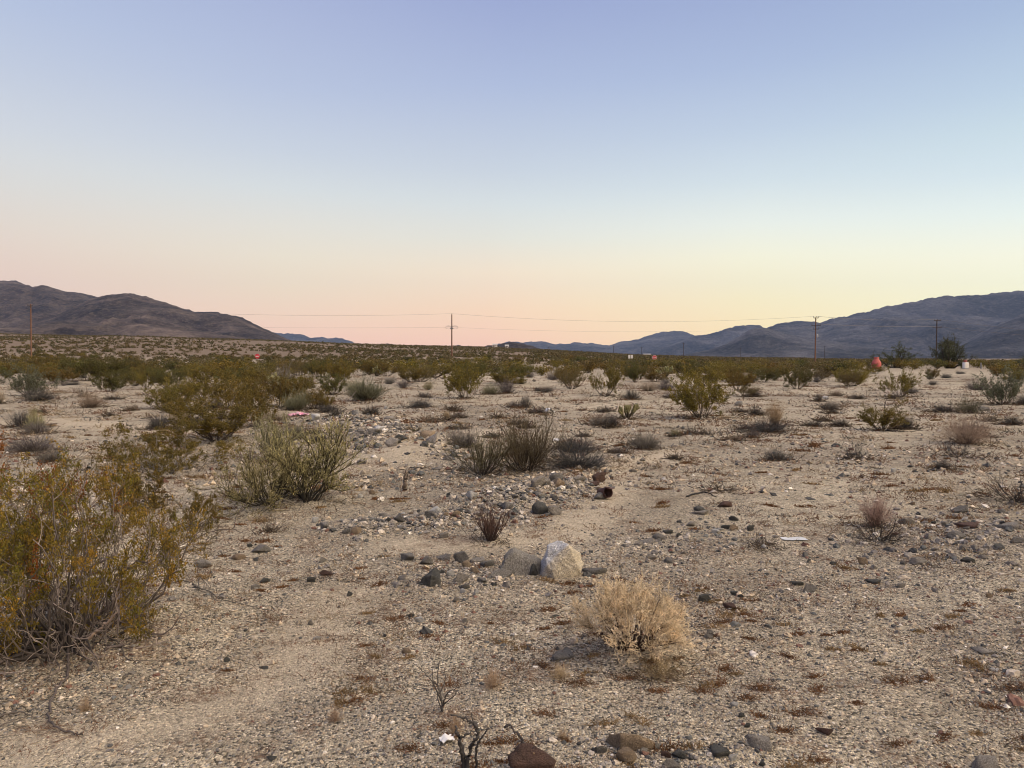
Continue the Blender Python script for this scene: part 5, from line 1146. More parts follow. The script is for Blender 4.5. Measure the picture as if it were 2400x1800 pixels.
g.add(v, q, np.repeat(mixcol((0.05, 0.038, 0.03), (0.19, 0.135, 0.085), rng.uniform(0, 1, len(i)) ** 1.5), 12, 0))
tag(g.build('ground_litter', M_STRAW), None, None, kind='stuff')

# ------------------------------------------------------------------ bare twigs drawn limb by limb
def twig(name, limbs, Y, r0, label, cat, group=None, base=(0.05, 0.042, 0.036), tip=(0.12, 0.10, 0.08), jit=0.0, ground=False):
    """limbs: lists of frame points; they stand in the plane at distance Y (with some depth), or lie on the ground."""
    g = Geo(); rng = np.random.default_rng(abs(hash(label)) % 1000 if False else len(label) * 13)
    o0 = None
    for li, (pts, r) in enumerate(limbs):
        if ground: c = np.array([hit(*p) + np.array([0, 0, 0.006 + 0.012 * (k % 2)]) for k, p in enumerate(pts)])
        else:
            c = np.array([at_depth(px, py, Y + (jit * math.sin(li * 2.1 + 1) * k / max(1, len(pts) - 1))) for k, (px, py) in enumerate(pts)])
        n = max(12, 7 * len(pts)); c = smooth_curve(c, n)
        c[1:-1] += rng.normal(0, r * 0.35, (n - 2, 3))
        R = np.linspace(r, r * 0.35, n) * rng.uniform(0.85, 1.15, n)
        v, q = tubes(c[None], R[None], 6); g.add(v, q, tube_cols(mixcol(base, tip, np.linspace(0, 1, n))[None], 6))
        if o0 is None: o0 = c[0].copy()
    g.v = [v - o0 for v in g.v]
    o = g.build(name, M_STEM, smooth=True); o.location = o0
    return tag(o, label, cat, group)
z7 = lambda x, y: (x / 1.843, 1350 + y / 1.843)
z8 = lambda x, y: (1200 + x / 1.843, 1300 + y / 1.843)
z4 = lambda x, y: (x / 2.765, 900 + y / 2.765)
L = lambda z, r, *p: ([z(*q) for q in p], r)
DT = 'bare dead twigs standing in the sand'
def foot(px, py): return hit(px, py)[1]
twig('dead_twig', [L(z7, 0.006, (1912, 585), (1905, 520), (1890, 460), (1896, 372)), L(z7, 0.004, (1906, 540), (1880, 480), (1842, 425), (1785, 376)), L(z7, 0.004, (1912, 560), (1935, 505), (1985, 478)), L(z7, 0.003, (1900, 510), (1925, 440), (1905, 400)), L(z7, 0.003, (1890, 470), (1870, 450), (1868, 400)), L(z7, 0.003, (1914, 555), (1960, 520), (1975, 490)), L(z7, 0.003, (1908, 575), (1890, 520), (1905, 470))],
     foot(1037, 1668), 0.006, 'spray of thin dead twigs above the forked black branch', 'twig', DT, base=(0.04, 0.034, 0.03), jit=0.12)
twig('dead_branch', [L(z7, 0.011, (2005, 850), (1998, 760), (1980, 690), (1968, 650)), L(z7, 0.009, (2012, 850), (2030, 745), (2062, 690), (2056, 650), (2010, 616), (1948, 600)), L(z7, 0.006, (2060, 850), (2057, 745), (2085, 690), (2112, 655)), L(z7, 0.005, (1985, 700), (2025, 680), (2050, 672)), L(z7, 0.004, (2050, 655), (2035, 590)), L(z7, 0.006, (2000, 800), (1988, 740), (1992, 690))],
     foot(1087, 1808), 0.01, 'forked black dead branch at the lower frame edge', 'twig', DT, base=(0.03, 0.027, 0.026), tip=(0.07, 0.06, 0.052), jit=0.08)
twig('dead_branch', [L(z8, 0.010, (78, 935), (62, 870), (50, 810), (2, 748)), L(z8, 0.005, (60, 860), (85, 840), (100, 828)), L(z8, 0.005, (45, 800), (28, 805), (10, 820)), L(z8, 0.005, (-30, 745), (-10, 735), (2, 750))],
     foot(1238, 1806), 0.01, 'black dead branch in front of the red-brown boulder', 'twig', DT, base=(0.03, 0.026, 0.026), tip=(0.06, 0.05, 0.048), jit=0.05)
twig('wood_stub', [L(z8, 0.012, (78, 925), (88, 880), (97, 850))], foot(1246, 1808), 0.012, 'broken orange-brown stub before the red-brown boulder', 'stick', None, base=(0.16, 0.10, 0.055), tip=(0.30, 0.20, 0.11))
P_('grass_tuft', 'lowt', lambda: grass(401, n=120, W=0.9, r=0.008, base=(0.22, 0.15, 0.09), tip=(0.50, 0.37, 0.22), curl=0.3, lean_max=1.0, fuzz=5), 1068, 1722, 46, 62, 'straw tuft caught in the forked black branch', 'grass', 'pale dry grass tufts')
P_('grass_tuft', 'lowt', lambda: None, 1155, 1612, 62, 50, 'small straw tuft near the spray of thin dead twigs', 'grass', 'pale dry grass tufts', rz=1.0)
P_('grass_tuft', 'lowt', lambda: None, 785, 1690, 40, 42, 'thin straw tuft alone on dark gravel', 'grass', 'pale dry grass tufts', rz=2.0)
P_('grass_tuft', 'lowt', lambda: None, 1320, 1732, 36, 34, 'short straw tuft behind the big tan stone', 'grass', 'pale dry grass tufts', rz=2.6)
P_('grass_tuft', 'lowt', lambda: None, 1310, 1590, 70, 38, 'pinkish straw tuft in front of the straw-coloured bush', 'grass', 'pale dry grass tufts', rz=0.6)
P_('grass_tuft', 'lowt', lambda: None, 200, 1665, 34, 44, 'faint straw tuft beside the curved dead branch', 'grass', 'pale dry grass tufts', rz=3.6)
twig('dead_branch', [L(z7, 0.008, (292, 262), (296, 380), (292, 440), (240, 510), (212, 610), (240, 665), (330, 690), (358, 692)), L(z7, 0.004, (295, 300), (312, 345))], 0, 0.008, 'curved grey dead branch lying from the largest bush onto the sand', 'twig', 'fallen twigs on the sand', base=(0.11, 0.09, 0.075), ground=True)
twig('dead_branch', [L(z7, 0.005, (462, 262), (520, 310), (545, 360), (620, 380), (745, 366))], 0, 0.005, 'thin twig lying on sand below the largest bush', 'twig', 'fallen twigs on the sand', base=(0.10, 0.08, 0.065), ground=True)
twig('dead_branch', [L(z7, 0.006, (-20, 615), (80, 604), (160, 618)), L(z7, 0.004, (-20, 660), (60, 640), (120, 608))], 0, 0.005, 'short crossed twigs lying at the frame edge', 'twig', 'fallen twigs on the sand', base=(0.10, 0.08, 0.065), ground=True)
Yh = foot(390, 1330)
twig('dead_branch', [L(z4, 0.006, (900, 1150), (1050, 1065), (1170, 1075), (1300, 985), (1420, 945), (1510, 935), (1528, 870), (1600, 760), (1650, 680)), L(z4, 0.004, (1505, 935), (1580, 972)), L(z4, 0.004, (1160, 1070), (1150, 1130), (1200, 1210), (1250, 1290), (1310, 1335)), L(z4, 0.003, (1250, 1050), (1300, 1070), (1320, 1072)), L(z4, 0.003, (1100, 1060), (1140, 1050), (1155, 1085))],
     Yh - 0.35, 0.006, 'long bare twig arching out of the largest bush', 'twig', DT, base=(0.13, 0.105, 0.085), tip=(0.17, 0.135, 0.105), jit=0.25)
twig('dead_branch', [L(z4, 0.006, (1040, 1320), (1160, 1290), (1250, 1300), (1290, 1340), (1360, 1350), (1420, 1405), (1560, 1430), (1770, 1490)), L(z4, 0.004, (1290, 1340), (1290, 1270), (1330, 1290), (1365, 1350)), L(z4, 0.003, (1365, 1350), (1395, 1425))], 0, 0.006, 'looping twig lying on the sand beyond the largest bush', 'twig', 'fallen twigs on the sand', base=(0.10, 0.085, 0.07), ground=True)
twig('dead_branch', [L(z4, 0.006, (830, 1320), (890, 1420), (930, 1520), (960, 1640)), L(z4, 0.004, (880, 1400), (940, 1450), (965, 1500))], 0, 0.006, 'straight twig reaching from the largest bush down to the sand', 'twig', 'fallen twigs on the sand', base=(0.11, 0.095, 0.08), ground=True)
twig('dead_branch', [L(z4, 0.009, (570, 1650), (660, 1575), (760, 1480))], foot(150, 1500) - 0.35, 0.009, 'pale broken stick at the foot of the largest creosote bush', 'twig', DT, base=(0.30, 0.23, 0.16), tip=(0.26, 0.20, 0.15)) # pale_stick
twig('dead_branch', [L(z4, 0.007, (10, 1470), (60, 1560), (130, 1650)), L(z4, 0.006, (10, 1470), (110, 1400), (160, 1290), (230, 1270), (330, 1300))], foot(150, 1500) - 0.3, 0.007, 'pale forked limb at the frame edge in front of the largest creosote bush', 'twig', DT, base=(0.22, 0.18, 0.14), tip=(0.26, 0.20, 0.15))
z5 = lambda x, y: (700 + x / 2.765, 900 + y / 2.765)
twig('wood_stub', [L(z5, 0.030, (690, 690), (686, 620), (695, 560)), L(z5, 0.014, (688, 620), (706, 600), (704, 575))], foot(949, 1150), 0.03, 'upright weathered wood stub on the sandy track', 'stick', None, base=(0.13, 0.10, 0.075), tip=(0.22, 0.175, 0.13))
twig('dead_branch', [L(z5, 0.010, (720, 545), (790, 550), (860, 538))], 0, 0.01, 'thin stick lying on the sandy track behind the wood stub', 'twig', 'fallen twigs on the sand', ground=True)
twig('dead_branch', [([(1610, 1165), (1650, 1157), (1680, 1166)], 0.012)], 0, 0.01, 'dark stick lying below the flattened dead branches', 'twig', 'fallen twigs on the sand', ground=True, base=(0.03, 0.028, 0.026), tip=(0.05, 0.045, 0.04))
twig('dead_branch', [([(2078, 1009), (2092, 1012), (2128, 1012)], 0.022)], 0, 0.02, 'black limb lying beside the low olive creosote bush', 'twig', 'fallen twigs on the sand', ground=True, base=(0.025, 0.023, 0.022), tip=(0.05, 0.045, 0.04))
twig('dead_branch', [([(815, 942), (834, 917)], 0.014)], foot(815, 942), 0.014, 'pale bleached stick leaning by the sage-green shrub', 'stick', None, base=(0.36, 0.31, 0.26), tip=(0.40, 0.35, 0.30))
Yk = foot(2073, 1000)
twig('dead_branch', [([(2074, 985), (2074, 950), (2080, 932)], 0.014)], Yk, 0.014, 'straight bare stick rising from the low olive creosote bush', 'stick', None, base=(0.10, 0.085, 0.07), tip=(0.13, 0.11, 0.09))

# ------------------------------------------------------------------ litter left by people
def solid(name, verts, faces, mat, parent=None, smooth=False, loc=None, rot=None):
    g = Geo(); q = {}
    for f in faces: q.setdefault(len(f), []).append(f)
    g.add(verts, [np.array(v) for v in q.values()], (0.5, 0.5, 0.5))
    o = g.build(name, mat, parent, smooth)
    if loc is not None: o.location = loc
    if rot is not None: o.rotation_euler = rot
    return o
def box_geo(cx, cy, cz, sx, sy, sz, bev=0.0):
    bm = bmesh.new(); bmesh.ops.create_cube(bm, size=1.0)
    for v in bm.verts: v.co = (cx + v.co.x * sx, cy + v.co.y * sy, cz + v.co.z * sz)
    if bev: bmesh.ops.bevel(bm, geom=list(bm.edges), offset=bev, segments=2, affect='EDGES')
    bm.verts.index_update()
    V = np.array([v.co[:] for v in bm.verts]); F = [[v.index for v in f.verts] for f in bm.faces]; bm.free()
    return V, F
def add_poly(g, V, F):
    q = {}
    for f in F:
        if len(f) > 4:
            for k in range(1, len(f) - 1): q.setdefault(3, []).append((f[0], f[k], f[k + 1]))
        else: q.setdefault(len(f), []).append(tuple(f))
    g.add(V, [np.array(v) for v in q.values()], (0.5, 0.5, 0.5))
def box(name, mat, parent, *a, bev=0.0):
    g = Geo(); add_poly(g, *box_geo(*a, bev=bev)); return g.build(name, mat, parent)
def lathe(prof, n=24, axis='z'):
    prof = np.array(prof, float); a = np.arange(n) * 2 * math.pi / n
    V = np.stack([prof[:, 0][:, None] * np.cos(a), prof[:, 0][:, None] * np.sin(a), np.repeat(prof[:, 1][:, None], n, 1)], -1).reshape(-1, 3)
    i, j = np.meshgrid(np.arange(len(prof) - 1), np.arange(n), indexing='ij'); j2 = (j + 1) % n
    return V, np.stack([i * n + j, i * n + j2, (i + 1) * n + j2, (i + 1) * n + j], -1).reshape(-1, 4)
def crumpled(nx, ny, sx, sy, amp, seed, fold=0.0):
    u, v = np.meshgrid(np.linspace(-0.5, 0.5, nx), np.linspace(-0.5, 0.5, ny), indexing='ij')
    h = amp * (ridged(u * 5 + seed, v * 5, 3, seed) - 0.45) + fold * np.maximum(0, 0.5 - np.abs(u) * 1.4)
    V = np.stack([u * sx * (1 + 0.25 * (fbm(v * 3, u * 3, 2, seed) - 0.5)), v * sy * (1 + 0.3 * (fbm(u * 3, v * 3, 2, seed + 1) - 0.5)), np.maximum(h, 0.002)], -1).reshape(-1, 3)
    i, j = np.meshgrid(np.arange(nx - 1), np.arange(ny - 1), indexing='ij')
    q = np.stack([i * ny + j, (i + 1) * ny + j, (i + 1) * ny + j + 1, i * ny + j + 1], -1).reshape(-1, 4)
    n = len(V); B = V - np.array([0, 0, 0.003])
    return np.vstack([V, B]), np.vstack([q, q[:, ::-1] + n])
M_WHITE = plain_material('white_plastic', (0.64, 0.64, 0.61), 0.5, 0, 0.3)
M_PAPER = plain_material('white_paper', (0.74, 0.72, 0.68), 0.8, 0, 0.15)
M_RUST = plain_material('rusted_tin', (0.10, 0.045, 0.032), 0.75, 0.2, 0.55, 30)
def litter(name, geo, mat, px, py, rz, label, cat, rot=(0, 0)):
    g = Geo(); g.add(geo[0], geo[1], (0.5, 0.5, 0.5)); o = g.build(name, mat, smooth=True); p = hit(px, py)
    o.location = p + np.array([0, 0, 0.008]); o.rotation_euler = (rot[0], rot[1], rz); return tag(o, label, cat)
litter('plastic_strip', crumpled(20, 7, 0.21, 0.10, 0.012, 3), M_WHITE, 1860, 1265, 0.06, 'torn white plastic strip lying on the gravel', 'litter')
litter('paper_scrap', crumpled(12, 12, 0.34, 0.26, 0.05, 5, 0.24), M_PAPER, 1286, 967, 0.3, 'white folded paper scrap lying in the open behind the broom shrubs', 'litter')
litter('rag', crumpled(14, 12, 0.15, 0.12, 0.05, 9, 0.07), M_PAPER, 1306, 1034, 0.8, 'crumpled white rag caught beside the flat black shrub', 'litter')
litter('paper_scrap', crumpled(10, 10, 0.055, 0.05, 0.02, 12, 0.02), M_PAPER, 1047, 1738, 0.4, 'tiny crumpled white scrap by the forked black branch', 'litter')
m, nt, out = new_mat('pink_cloth')
tc_ = N(nt, 'ShaderNodeTexCoord'); vo = N(nt, 'ShaderNodeTexVoronoi'); setin(vo, Scale=9.0); nt.links.new(tc_.outputs['Object'], vo.inputs['Vector'])
r = ramp(nt, [(0.0, (0.75, 0.55, 0.60)), (0.25, (0.62, 0.20, 0.30)), (0.55, (0.55, 0.30, 0.36)), (0.8, (0.70, 0.56, 0.58))]); nt.links.new(vo.outputs['Distance'], r.inputs[0])
b = N(nt, 'ShaderNodeBsdfPrincipled'); setin(b, Roughness=0.9); nt.links.new(r.outputs[0], b.inputs['Base Color']); nt.links.new(b.outputs[0], out.inputs[0])
litter('cloth', crumpled(34, 22, 0.52, 0.40, 0.17, 15, 0.07), m, 700, 975, 0.35, 'crumpled pink and red cloth lying under the thin olive bush', 'cloth')
p = hit(1417, 1168)
t = empty('tin_can', p + np.array([0, 0, 0.062]), 'rusted dark red tin can leaning beside a grey stone', 'can', None, 0.5); t.rotation_euler = (math.radians(75), 0.15, 0.5)
g = Geo(); g.add(*lathe([(0.0, -0.075), (0.056, -0.075), (0.061, -0.07), (0.059, -0.062), (0.058, -0.03), (0.060, -0.027), (0.058, 0), (0.060, 0.03), (0.058, 0.033), (0.059, 0.062), (0.062, 0.07), (0.059, 0.07), (0.055, 0.062), (0.054, -0.06), (0.0, -0.06)], 28), (0.1, 0.1, 0.1)); g.build('can_body', M_RUST, t, True)
g = Geo(); g.add(*lathe([(0.0, -0.0005), (0.052, -0.0005), (0.056, 0.002), (0.056, 0.004), (0.0, 0.003)], 28), (0.1, 0.1, 0.1)); o = g.build('lid', M_RUST, t, True); o.location = (0, 0.045, 0.085); o.rotation_euler = (math.radians(-70), 0, 0)

# ------------------------------------------------------------------ power line
M_POLE = plain_material('treated_pole_wood', (0.20, 0.098, 0.055), 0.85, 0, 0.4, 3)
M_POLE_D = plain_material('dark_pole_wood', (0.075, 0.052, 0.042), 0.85, 0, 0.4, 3)
M_WIRE = plain_material('cable', (0.20, 0.185, 0.18), 0.6, 0, 0.1)
M_IRON = plain_material('galvanised_iron', (0.20, 0.20, 0.20), 0.5, 0.4, 0.2)
M_CERAMIC = plain_material('insulator_glaze', (0.10, 0.08, 0.075), 0.3, 0, 0.1)
def cyl(name, mat, parent, p0, p1, r0, r1=None, n=14):
    P = np.array([p0, p1], float)[None]; v, q = tubes(P, np.array([[r0, r0 if r1 is None else r1]]), n)
    g = Geo(); g.add(v, q, (0.3, 0.2, 0.15))
    for e, k in ((0, 0), (1, n)):
        c = len(v); g.add(np.vstack([v[k:k + n], P[0, e][None]]), np.array([(i, (i + 1) % n, n) if e else ((i + 1) % n, i, n) for i in range(n)]), (0.3, 0.2, 0.15))
    return g.build(name, mat, parent, True)
def pole(px, top_py, Y, label, arms, mat=M_POLE, r=0.16, lean=0.0, loops=None, can=False, ring=True):
    """arms: list of (drop below the top, length, insulators). Stands in the ground at distance Y."""
    top = at_depth(px, top_py, Y); x, y = top[0], top[1]; zb = float(H(x, y)); h = top[2] - zb
    t = empty('utility_pole', (x, y, zb), label, 'pole', 'wooden poles of the power line')
    cyl('shaft', mat, t, (lean * h, 0, -0.6), (0, 0, h), r, r * 0.66)
    for d, ln, ins in arms:
        z = h - d
        a = box('crossarm', M_POLE_D, t, 0, -r - 0.05, z, ln, 0.11, 0.13, bev=0.015)
        for k in range(ins):
            xx = (k / (ins - 1) - 0.5) * (ln - 0.2) if ins > 1 else 0
            g = Geo(); g.add(*lathe([(0.0, 0.0), (0.02, 0.0), (0.02, 0.14), (0.07, 0.15), (0.075, 0.19), (0.045, 0.22), (0.06, 0.25), (0.04, 0.30), (0.0, 0.31)], 10), (0.2, 0.2, 0.2))
            o = g.build('insulator', M_CERAMIC, a, True); o.location = (xx, -r - 0.05, z + 0.065)
        for s in (-1, 1):
            cyl('brace', M_IRON, a, (s * ln * 0.3, -r - 0.04, z - 0.07), (0, -r - 0.01, z - 0.55), 0.018, n=6)
    return t, h
WIRE_ENDS = {}
t, h = pole(1059, 737, 166, 'brown pole with two cable loops hanging halfway up', [], M_POLE, 0.17, lean=-0.004)
g = Geo(); g.add(*lathe([(0.0, 0.0), (0.03, 0.0), (0.03, 0.12), (0.08, 0.14), (0.08, 0.2), (0.0, 0.25)], 12), (0.2, 0.2, 0.2)); o = g.build('insulator', M_CERAMIC, t, True); o.location = (0.0, 0, h)
hz = h - (767 - 737) / F_PX * 166
box('bracket', M_IRON, t, 0, -0.24, hz + 0.12, 2.2, 0.06, 0.06)
box('bracket', M_IRON, t, 0, -0.24, hz - 0.25, 0.7, 0.25, 0.3, bev=0.02)
for s in (-1, 1):
    an = np.linspace(0, 2 * math.pi, 30); c = np.stack([s * 0.72 + 0.66 * np.cos(an), np.full(30, -0.32), hz - 0.02 + 0.36 * np.sin(an)], 1)
    v, q = tubes(c[None], np.full((1, 30), 0.03), 6); g = Geo(); g.add(v, q, (0.1, 0.1, 0.1)); g.build('cable_loop', M_WIRE, t, True)
pole(1912, 744, 165, 'brown pole with three stacked crossarms and a hanging transformer', [(0.1, 1.3, 3), (1.75, 2.1, 2), (2.6, 1.3, 2)], M_POLE, 0.17)
tp = [o for o in bpy.data.objects if o.get('label') == 'brown pole with three stacked crossarms and a hanging transformer'][0]
g = Geo(); g.add(*lathe([(0, 0), (0.15, 0.0), (0.17, 0.03), (0.17, 0.6), (0.15, 0.64), (0.05, 0.68), (0, 0.68)], 14), (0.5, 0.5, 0.5)); o = g.build('transformer', plain_material('grey_paint', (0.5, 0.5, 0.5), 0.5), tp, True); o.location = (0.36, -0.15, (830 - 779) / F_PX * 165 + 1.2)
pole(2196, 750, 178, 'dark pole with two crossarms standing behind the fuller desert tree', [(0.15, 1.7, 3), (1.75, 2.3, 2)], M_POLE_D, 0.17)
pole(72, 712, 135, 'slender reddish pole in front of the bare brown mountain', [(0.4, 1.0, 2)], M_POLE, 0.14, lean=-0.012)
for px, ty, Y, lb in ((1933, 810, 640, 'small far pole with a T crossarm just beyond the stacked-crossarm pole'), (1602, 803, 560, 'thin far pole rising before the pale blue ridge gap'), (1504, 813, 640, 'thin far pole next to the white boards'), (1438, 810, 700, 'thin far pole before the white boards'), (1736, 815, 800, 'faint far pole at the foot of the dark pyramid hill'), (1286, 813, 900, 'faintest far pole above the scrub slope crest')):
    pole(px, ty, Y, lb, [(0.6, 2.4, 2)], M_POLE_D, 0.22)
def span(a, b, sag, label, r=0.016):
    A, B = at_depth(*a), at_depth(*b); t = np.linspace(0, 1, 60)[:, None]
    c = A + (B - A) * t; c[:, 2] -= 4 * sag * (t * (1 - t))[:, 0]
    v, q = tubes(c[None], np.full((1, 60), r), 5); g = Geo(); g.add(v - A, q, (0.1, 0.09, 0.085)); o = g.build('power_line', M_WIRE, smooth=True); o.location = A
    return tag(o, label, 'wire', 'wires of the power line')
span((72, 713, 135), (1059, 735, 166), 1.1, 'top wire from the slender reddish pole to the pole with cable loops')
span((1059, 735, 166), (1912, 741, 165), 1.5, 'top wire from the pole with cable loops to the stacked-crossarm pole')
span((1912, 741, 165), (2196, 748, 178), 0.5, 'top wire from the stacked-crossarm pole to the dark pole', 0.03)
span((2196, 748, 178), (2700, 800, 150), 0.4, 'top wire leaving the dark pole towards the frame edge', 0.03)
span((72, 760, 135), (1059, 767, 166), 0.35, 'lower cable from the slender reddish pole to the cable loops', 0.012)
span((1059, 767, 166), (1912, 767, 165), 1.0, 'lower cable from the cable loops to the stacked-crossarm pole', 0.010)
span((1912, 759, 165), (2196, 765, 178), 0.25, 'lower wire from the stacked-crossarm pole to the dark pole', 0.03)
span((2196, 765, 178), (2700, 806, 150), 0.4, 'lower wire leaving the dark pole towards the frame edge', 0.03)

# ------------------------------------------------------------------ road signs, markers and what stands near the road
M_RED = plain_material('red_sign_sheeting', (0.62, 0.045, 0.055), 0.45, 0, 0.1)
M_SIGNW = plain_material('white_sign_sheeting', (0.80, 0.78, 0.76), 0.45, 0, 0.1)
M_BOARD = plain_material('pale_board', (0.74, 0.69, 0.60), 0.7, 0, 0.15)
def disc(name, mat, parent, n, r, y0, y1, z, rot=0.0):
    a = np.arange(n) * 2 * math.pi / n + rot
    V = np.concatenate([np.stack([r * np.cos(a), np.full(n, y), z + r * np.sin(a)], 1) for y in (y0, y1)])
    F = [tuple(range(n)), tuple(range(2 * n - 1, n - 1, -1))] + [(i, i + n, (i + 1) % n + n, (i + 1) % n) for i in range(n)]
    g = Geo(); add_poly(g, V, F); return g.build(name, mat, parent)
def strokes(name, mat, parent, lines, sc, ox, oz, y, th=0.16):
    g = Geo()
    for ln in lines:
        for (ax, az_), (bx_, bz) in zip(ln[:-1], ln[1:]):
            d = np.array([bx_ - ax, bz - az_], float); L_ = np.linalg.norm(d); d /= L_; n_ = np.array([-d[1], d[0]]) * th / 2; e = d * th / 2
            P2 = [np.array([ax, az_]) - e + n_, np.array([ax, az_]) - e - n_, np.array([bx_, bz]) + e - n_, np.array([bx_, bz]) + e + n_]
            V = np.array([(ox + p[0] * sc, yy, oz + p[1] * sc) for yy in (y, y + 0.004) for p in P2])
            add_poly(g, V, [(0, 1, 2, 3), (7, 6, 5, 4), (0, 4, 5, 1), (1, 5, 6, 2), (2, 6, 7, 3), (3, 7, 4, 0)])
    return g.build(name, mat, parent)
def stand(px, py, Y):
    c = at_depth(px, py, Y); z = float(H(c[0], c[1])); return c, z
c, z = stand(1534, 838, 142)
t = empty('stop_sign', (c[0], c[1], z), 'red octagonal stop sign beyond the creosote band near the white boards', 'sign')
hz = c[2] - z; cyl('post', M_IRON, t, (0, 0.05, -0.4), (0, 0.05, hz + 0.35), 0.04, n=8)
pl_ = disc('sign_plate', M_RED, t, 8, 0.42, 0.0, -0.02, hz, math.pi / 8); disc('border', M_SIGNW, pl_, 8, 0.455, -0.002, -0.018, hz, math.pi / 8)
S_ = [[(0.6, 0.85), (0.45, 1), (0.15, 1), (0, 0.85), (0, 0.65), (0.6, 0.35), (0.6, 0.15), (0.45, 0), (0.15, 0), (0, 0.15)]]; T_ = [[(0, 1), (0.6, 1)], [(0.3, 1), (0.3, 0)]]
O_ = [[(0.15, 0), (0, 0.15), (0, 0.85), (0.15, 1), (0.45, 1), (0.6, 0.85), (0.6, 0.15), (0.45, 0), (0.15, 0)]]; PP = [[(0, 0), (0, 1), (0.45, 1), (0.6, 0.87), (0.6, 0.6), (0.45, 0.47), (0, 0.47)]]
word = [[(x_ + k * 0.86, z_) for x_, z_ in ln] for k, l in enumerate((S_, T_, O_, PP)) for ln in l]
strokes('lettering', M_SIGNW, pl_, word, 0.21, -0.335, hz - 0.105, -0.028, 0.2)
c, z = stand(603, 835, 112)
t = empty('road_sign', (c[0], c[1], z), 'round red sign with a pale bar rising out of the scrub', 'sign')
hz = c[2] - z; cyl('post', M_IRON, t, (0, 0.05, -0.4), (0, 0.05, max(hz, 0.5) + 0.25), 0.035, n=8)
pl_ = disc('sign_plate', M_RED, t, 28, 0.36, 0.0, -0.02, hz); box('bar', M_SIGNW, pl_, 0, -0.026, hz, 0.5, 0.008, 0.10)
for px, py, w_, hh, lb in ((1475, 836, 0.42, 0.72, 'pale board on a post, first of a pair by the thin far pole'), (1481, 836, 0.40, 0.72, 'pale board on a post, second of a pair by the thin far pole')):
    c, z = stand(px, py, 150); t = empty('sign_board', (c[0], c[1], z), lb, 'sign', 'pale sign boards'); hz = c[2] - z
    cyl('post', M_IRON, t, (0, 0.06, -0.3), (0, 0.06, hz + 0.3), 0.04, n=8); box('panel', M_BOARD, t, 0, 0, hz, w_, 0.03, hh, bev=0.006)
# low pale building and two trailers far off
def small_house(px, py, Y, w_, d_, h_, label, cat, name, roofc):
    c, z = stand(px, py, Y); t = empty(name, (c[0], c[1], z), label, cat)
    box('wall', M_BOARD, t, 0, 0, h_ / 2 - 0.3, w_, d_, h_ + 0.6)
    V = np.array([(sx * (w_ / 2 + 0.3), sy * (d_ / 2 + 0.3), h_ + 0.003) for sx in (-1, 1) for sy in (-1, 1)] + [(sx * (w_ / 2 + 0.3), 0, h_ + 0.7) for sx in (-1, 1)])
    g = Geo(); add_poly(g, V, [(0, 1, 5, 4)][:0] + [(0, 2, 5, 4), (3, 1, 4, 5), (0, 4, 1), (2, 3, 5), (0, 1, 3, 2)]); g.build('roof', roofc, t)
    box('door', M_POLE_D, t, -w_ * 0.2, -d_ / 2 - 0.012, 0.95, 0.9, 0.03, 1.9)
    box('window', M_CERAMIC, t, w_ * 0.22, -d_ / 2 - 0.012, h_ * 0.6, w_ * 0.2, 0.03, 0.8)
M_ROOF = plain_material('pale_roofing', (0.6, 0.57, 0.52), 0.7, 0, 0.15)
small_house(1516, 842, 900, 9.0, 5.0, 2.0, 'low pale shed behind the stop sign', 'shed', 'shed', M_ROOF)
small_house(1160, 817, 560, 3.4, 5.0, 2.4, 'tiny white trailer on the crest of the scrub slope', 'trailer', 'trailer', M_ROOF)
small_house(1188, 819, 560, 2.6, 4.0, 2.2, 'second tiny white trailer on the crest, smaller than its neighbour', 'trailer', 'trailer', M_ROOF)
# coral clay chimney-shaped stove and the white box
M_CORAL = plain_material('coral_clay', (0.50, 0.115, 0.09), 0.75, 0, 0.2, 2)
c, z = stand(2054, 846, 105); k = 105 / F_PX
t = empty('clay_stove', (c[0], c[1], z), 'coral red bottle-shaped clay stove rising behind the shrubs', 'stove')
zt = at_depth(2054, 837, 105)[2] - z; wv = 10.5 * k
g = Geo(); g.add(*lathe([(0, 0), (wv * 0.7, 0), (wv * 0.95, zt * 0.15), (wv * 1.02, zt * 0.34), (wv * 1.0, zt * 0.48), (wv * 0.96, zt * 0.56), (wv * 0.60, zt * 0.78), (wv * 0.50, zt * 0.84), (wv * 0.48, zt * 0.92)], 28), (0.5, 0.2, 0.15)); g.build('stove_body', M_CORAL, t, True)
g = Geo(); g.add(*lathe([(wv * 0.48, zt * 0.92), (wv * 0.54, zt * 0.93), (wv * 0.54, zt), (wv * 0.44, zt), (wv * 0.40, zt * 0.9)], 28), (0.5, 0.2, 0.15)); g.build('rim', M_CORAL, t, True)
c = hit(2263, 864); Y = c[1]; k = Y / F_PX
t = empty('utility_cabinet', c, 'white metal cabinet on the rise beside the fuller desert tree', 'cabinet', None, 0.25)
box('cabinet_body', M_SIGNW, t, 0, 0, 7.6 * k, 12.5 * k, 7 * k, 14.2 * k, bev=0.03); box('door', M_BOARD, t, 0.5 * k, -3.5 * k - 0.02, 7.4 * k, 9.0 * k, 0.03, 11.4 * k, bev=0.008); box('plinth', M_IRON, t, 0, 0, 0.0, 13.5 * k, 8 * k, 1.2 * k)
t = empty('gas_bottle', at_depth(2262.5, 849.4, Y + 1.2) * np.array([1, 1, 0]) + np.array([0, 0, float(H(at_depth(2262.5, 849, Y + 1.2)[0], Y + 1.2))]), 'red-brown steel gas bottle showing above the white cabinet', 'gas bottle')
ht = 21.5 * k; rb = 3.6 * k
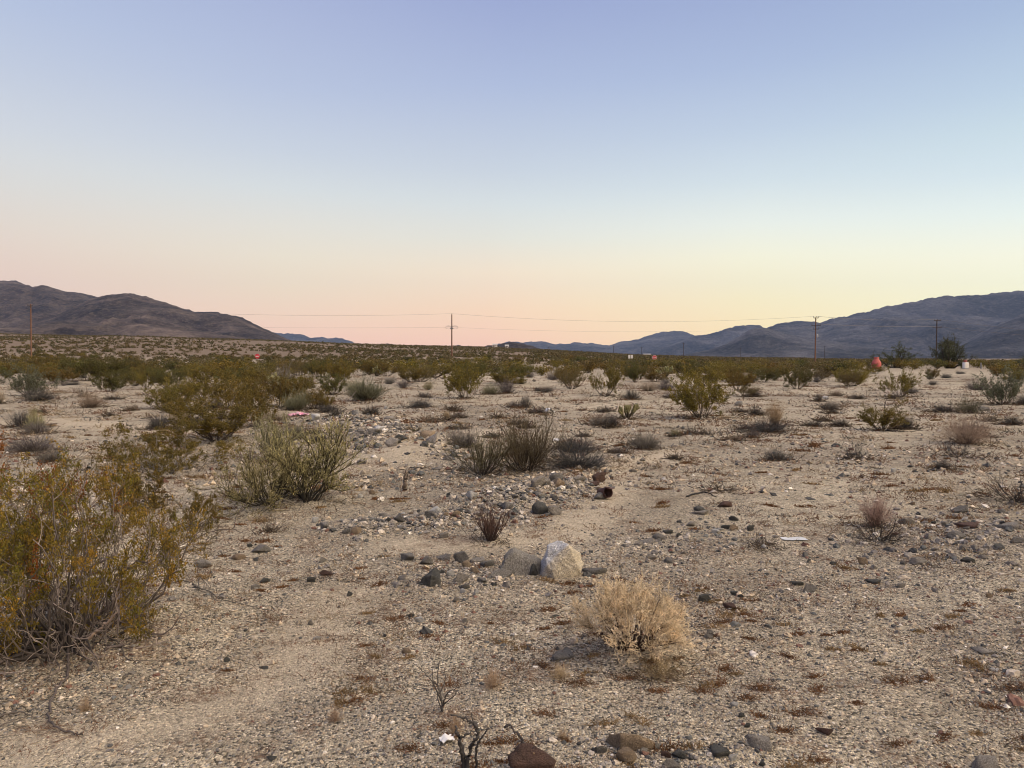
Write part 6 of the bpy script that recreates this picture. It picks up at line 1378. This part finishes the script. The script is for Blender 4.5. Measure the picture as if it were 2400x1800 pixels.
g = Geo(); g.add(*lathe([(0, 0), (rb, 0.0), (rb, ht * 0.88), (rb * 0.85, ht * 0.93), (rb * 0.4, ht * 0.96), (0, ht * 0.965)], 20), (0.4, 0.1, 0.08)); g.build('cylinder_body', plain_material('rust_red_paint', (0.30, 0.075, 0.055), 0.6), t, True)
g = Geo(); g.add(*lathe([(0, ht * 0.95), (rb * 0.25, ht * 0.95), (rb * 0.25, ht), (0, ht)], 10), (0.3, 0.3, 0.3)); g.build('valve', M_IRON, t, True)
def stake(px, foot_py, top_py, wpx, mat, label, cap=None):
    p = hit(px, foot_py); k = p[1] / F_PX; h = (foot_py - top_py) * k
    t = empty('marker_stake', p, label, 'stake'); box('stake_post', mat, t, 0, 0, h / 2 - 0.1, wpx * k, wpx * k * 0.5, h + 0.2, bev=0.004)
    g = Geo(); w2 = wpx * k / 2; add_poly(g, np.array([(-w2, -w2 / 2, h), (w2, -w2 / 2, h), (w2, w2 / 2, h), (-w2, w2 / 2, h), (0, 0, h + w2 * 2)]), [(0, 1, 4), (1, 2, 4), (2, 3, 4), (3, 0, 4)]); g.build('tip', cap or mat, t)
stake(172, 892, 872, 1.6, M_BOARD, 'thin pale wooden stake in the dark litter before the green thicket')
stake(2299, 864, 852, 3.0, M_IRON, 'short grey marker stake beside the white cabinet')

# ------------------------------------------------------------------ desert trees
def desert_tree(px, py, Y, wpx, hpx, key, maker, label):
    c = at_depth(px, py, Y); z = float(H(c[0], c[1])); k = Y / F_PX
    top = at_depth(px, py - hpx, Y)[2] - z
    return plant('desert_tree', key, maker, (c[0], c[1], z), wpx * k, top, label, 'tree', 'desert trees', rz=0.3)
desert_tree(2098, 858, 112, 100, 54, 'tree1', lambda: tree(501, airy=0.08, nl=12), 'airy desert tree with dark bent limbs beside the coral stove')
desert_tree(2224, 862, 108, 84, 72, 'tree2', lambda: tree(507, n=12, airy=0.08, nl=13, W=4.0), 'fuller round desert tree in front of the dark pole')
desert_tree(2392, 862, 92, 78, 28, 'tree3', lambda: tree(511, n=11, airy=0.1, nl=12, W=6.0), 'low wide dark bush-like tree at the frame edge')

SC.cycles.filter_width = 1.0
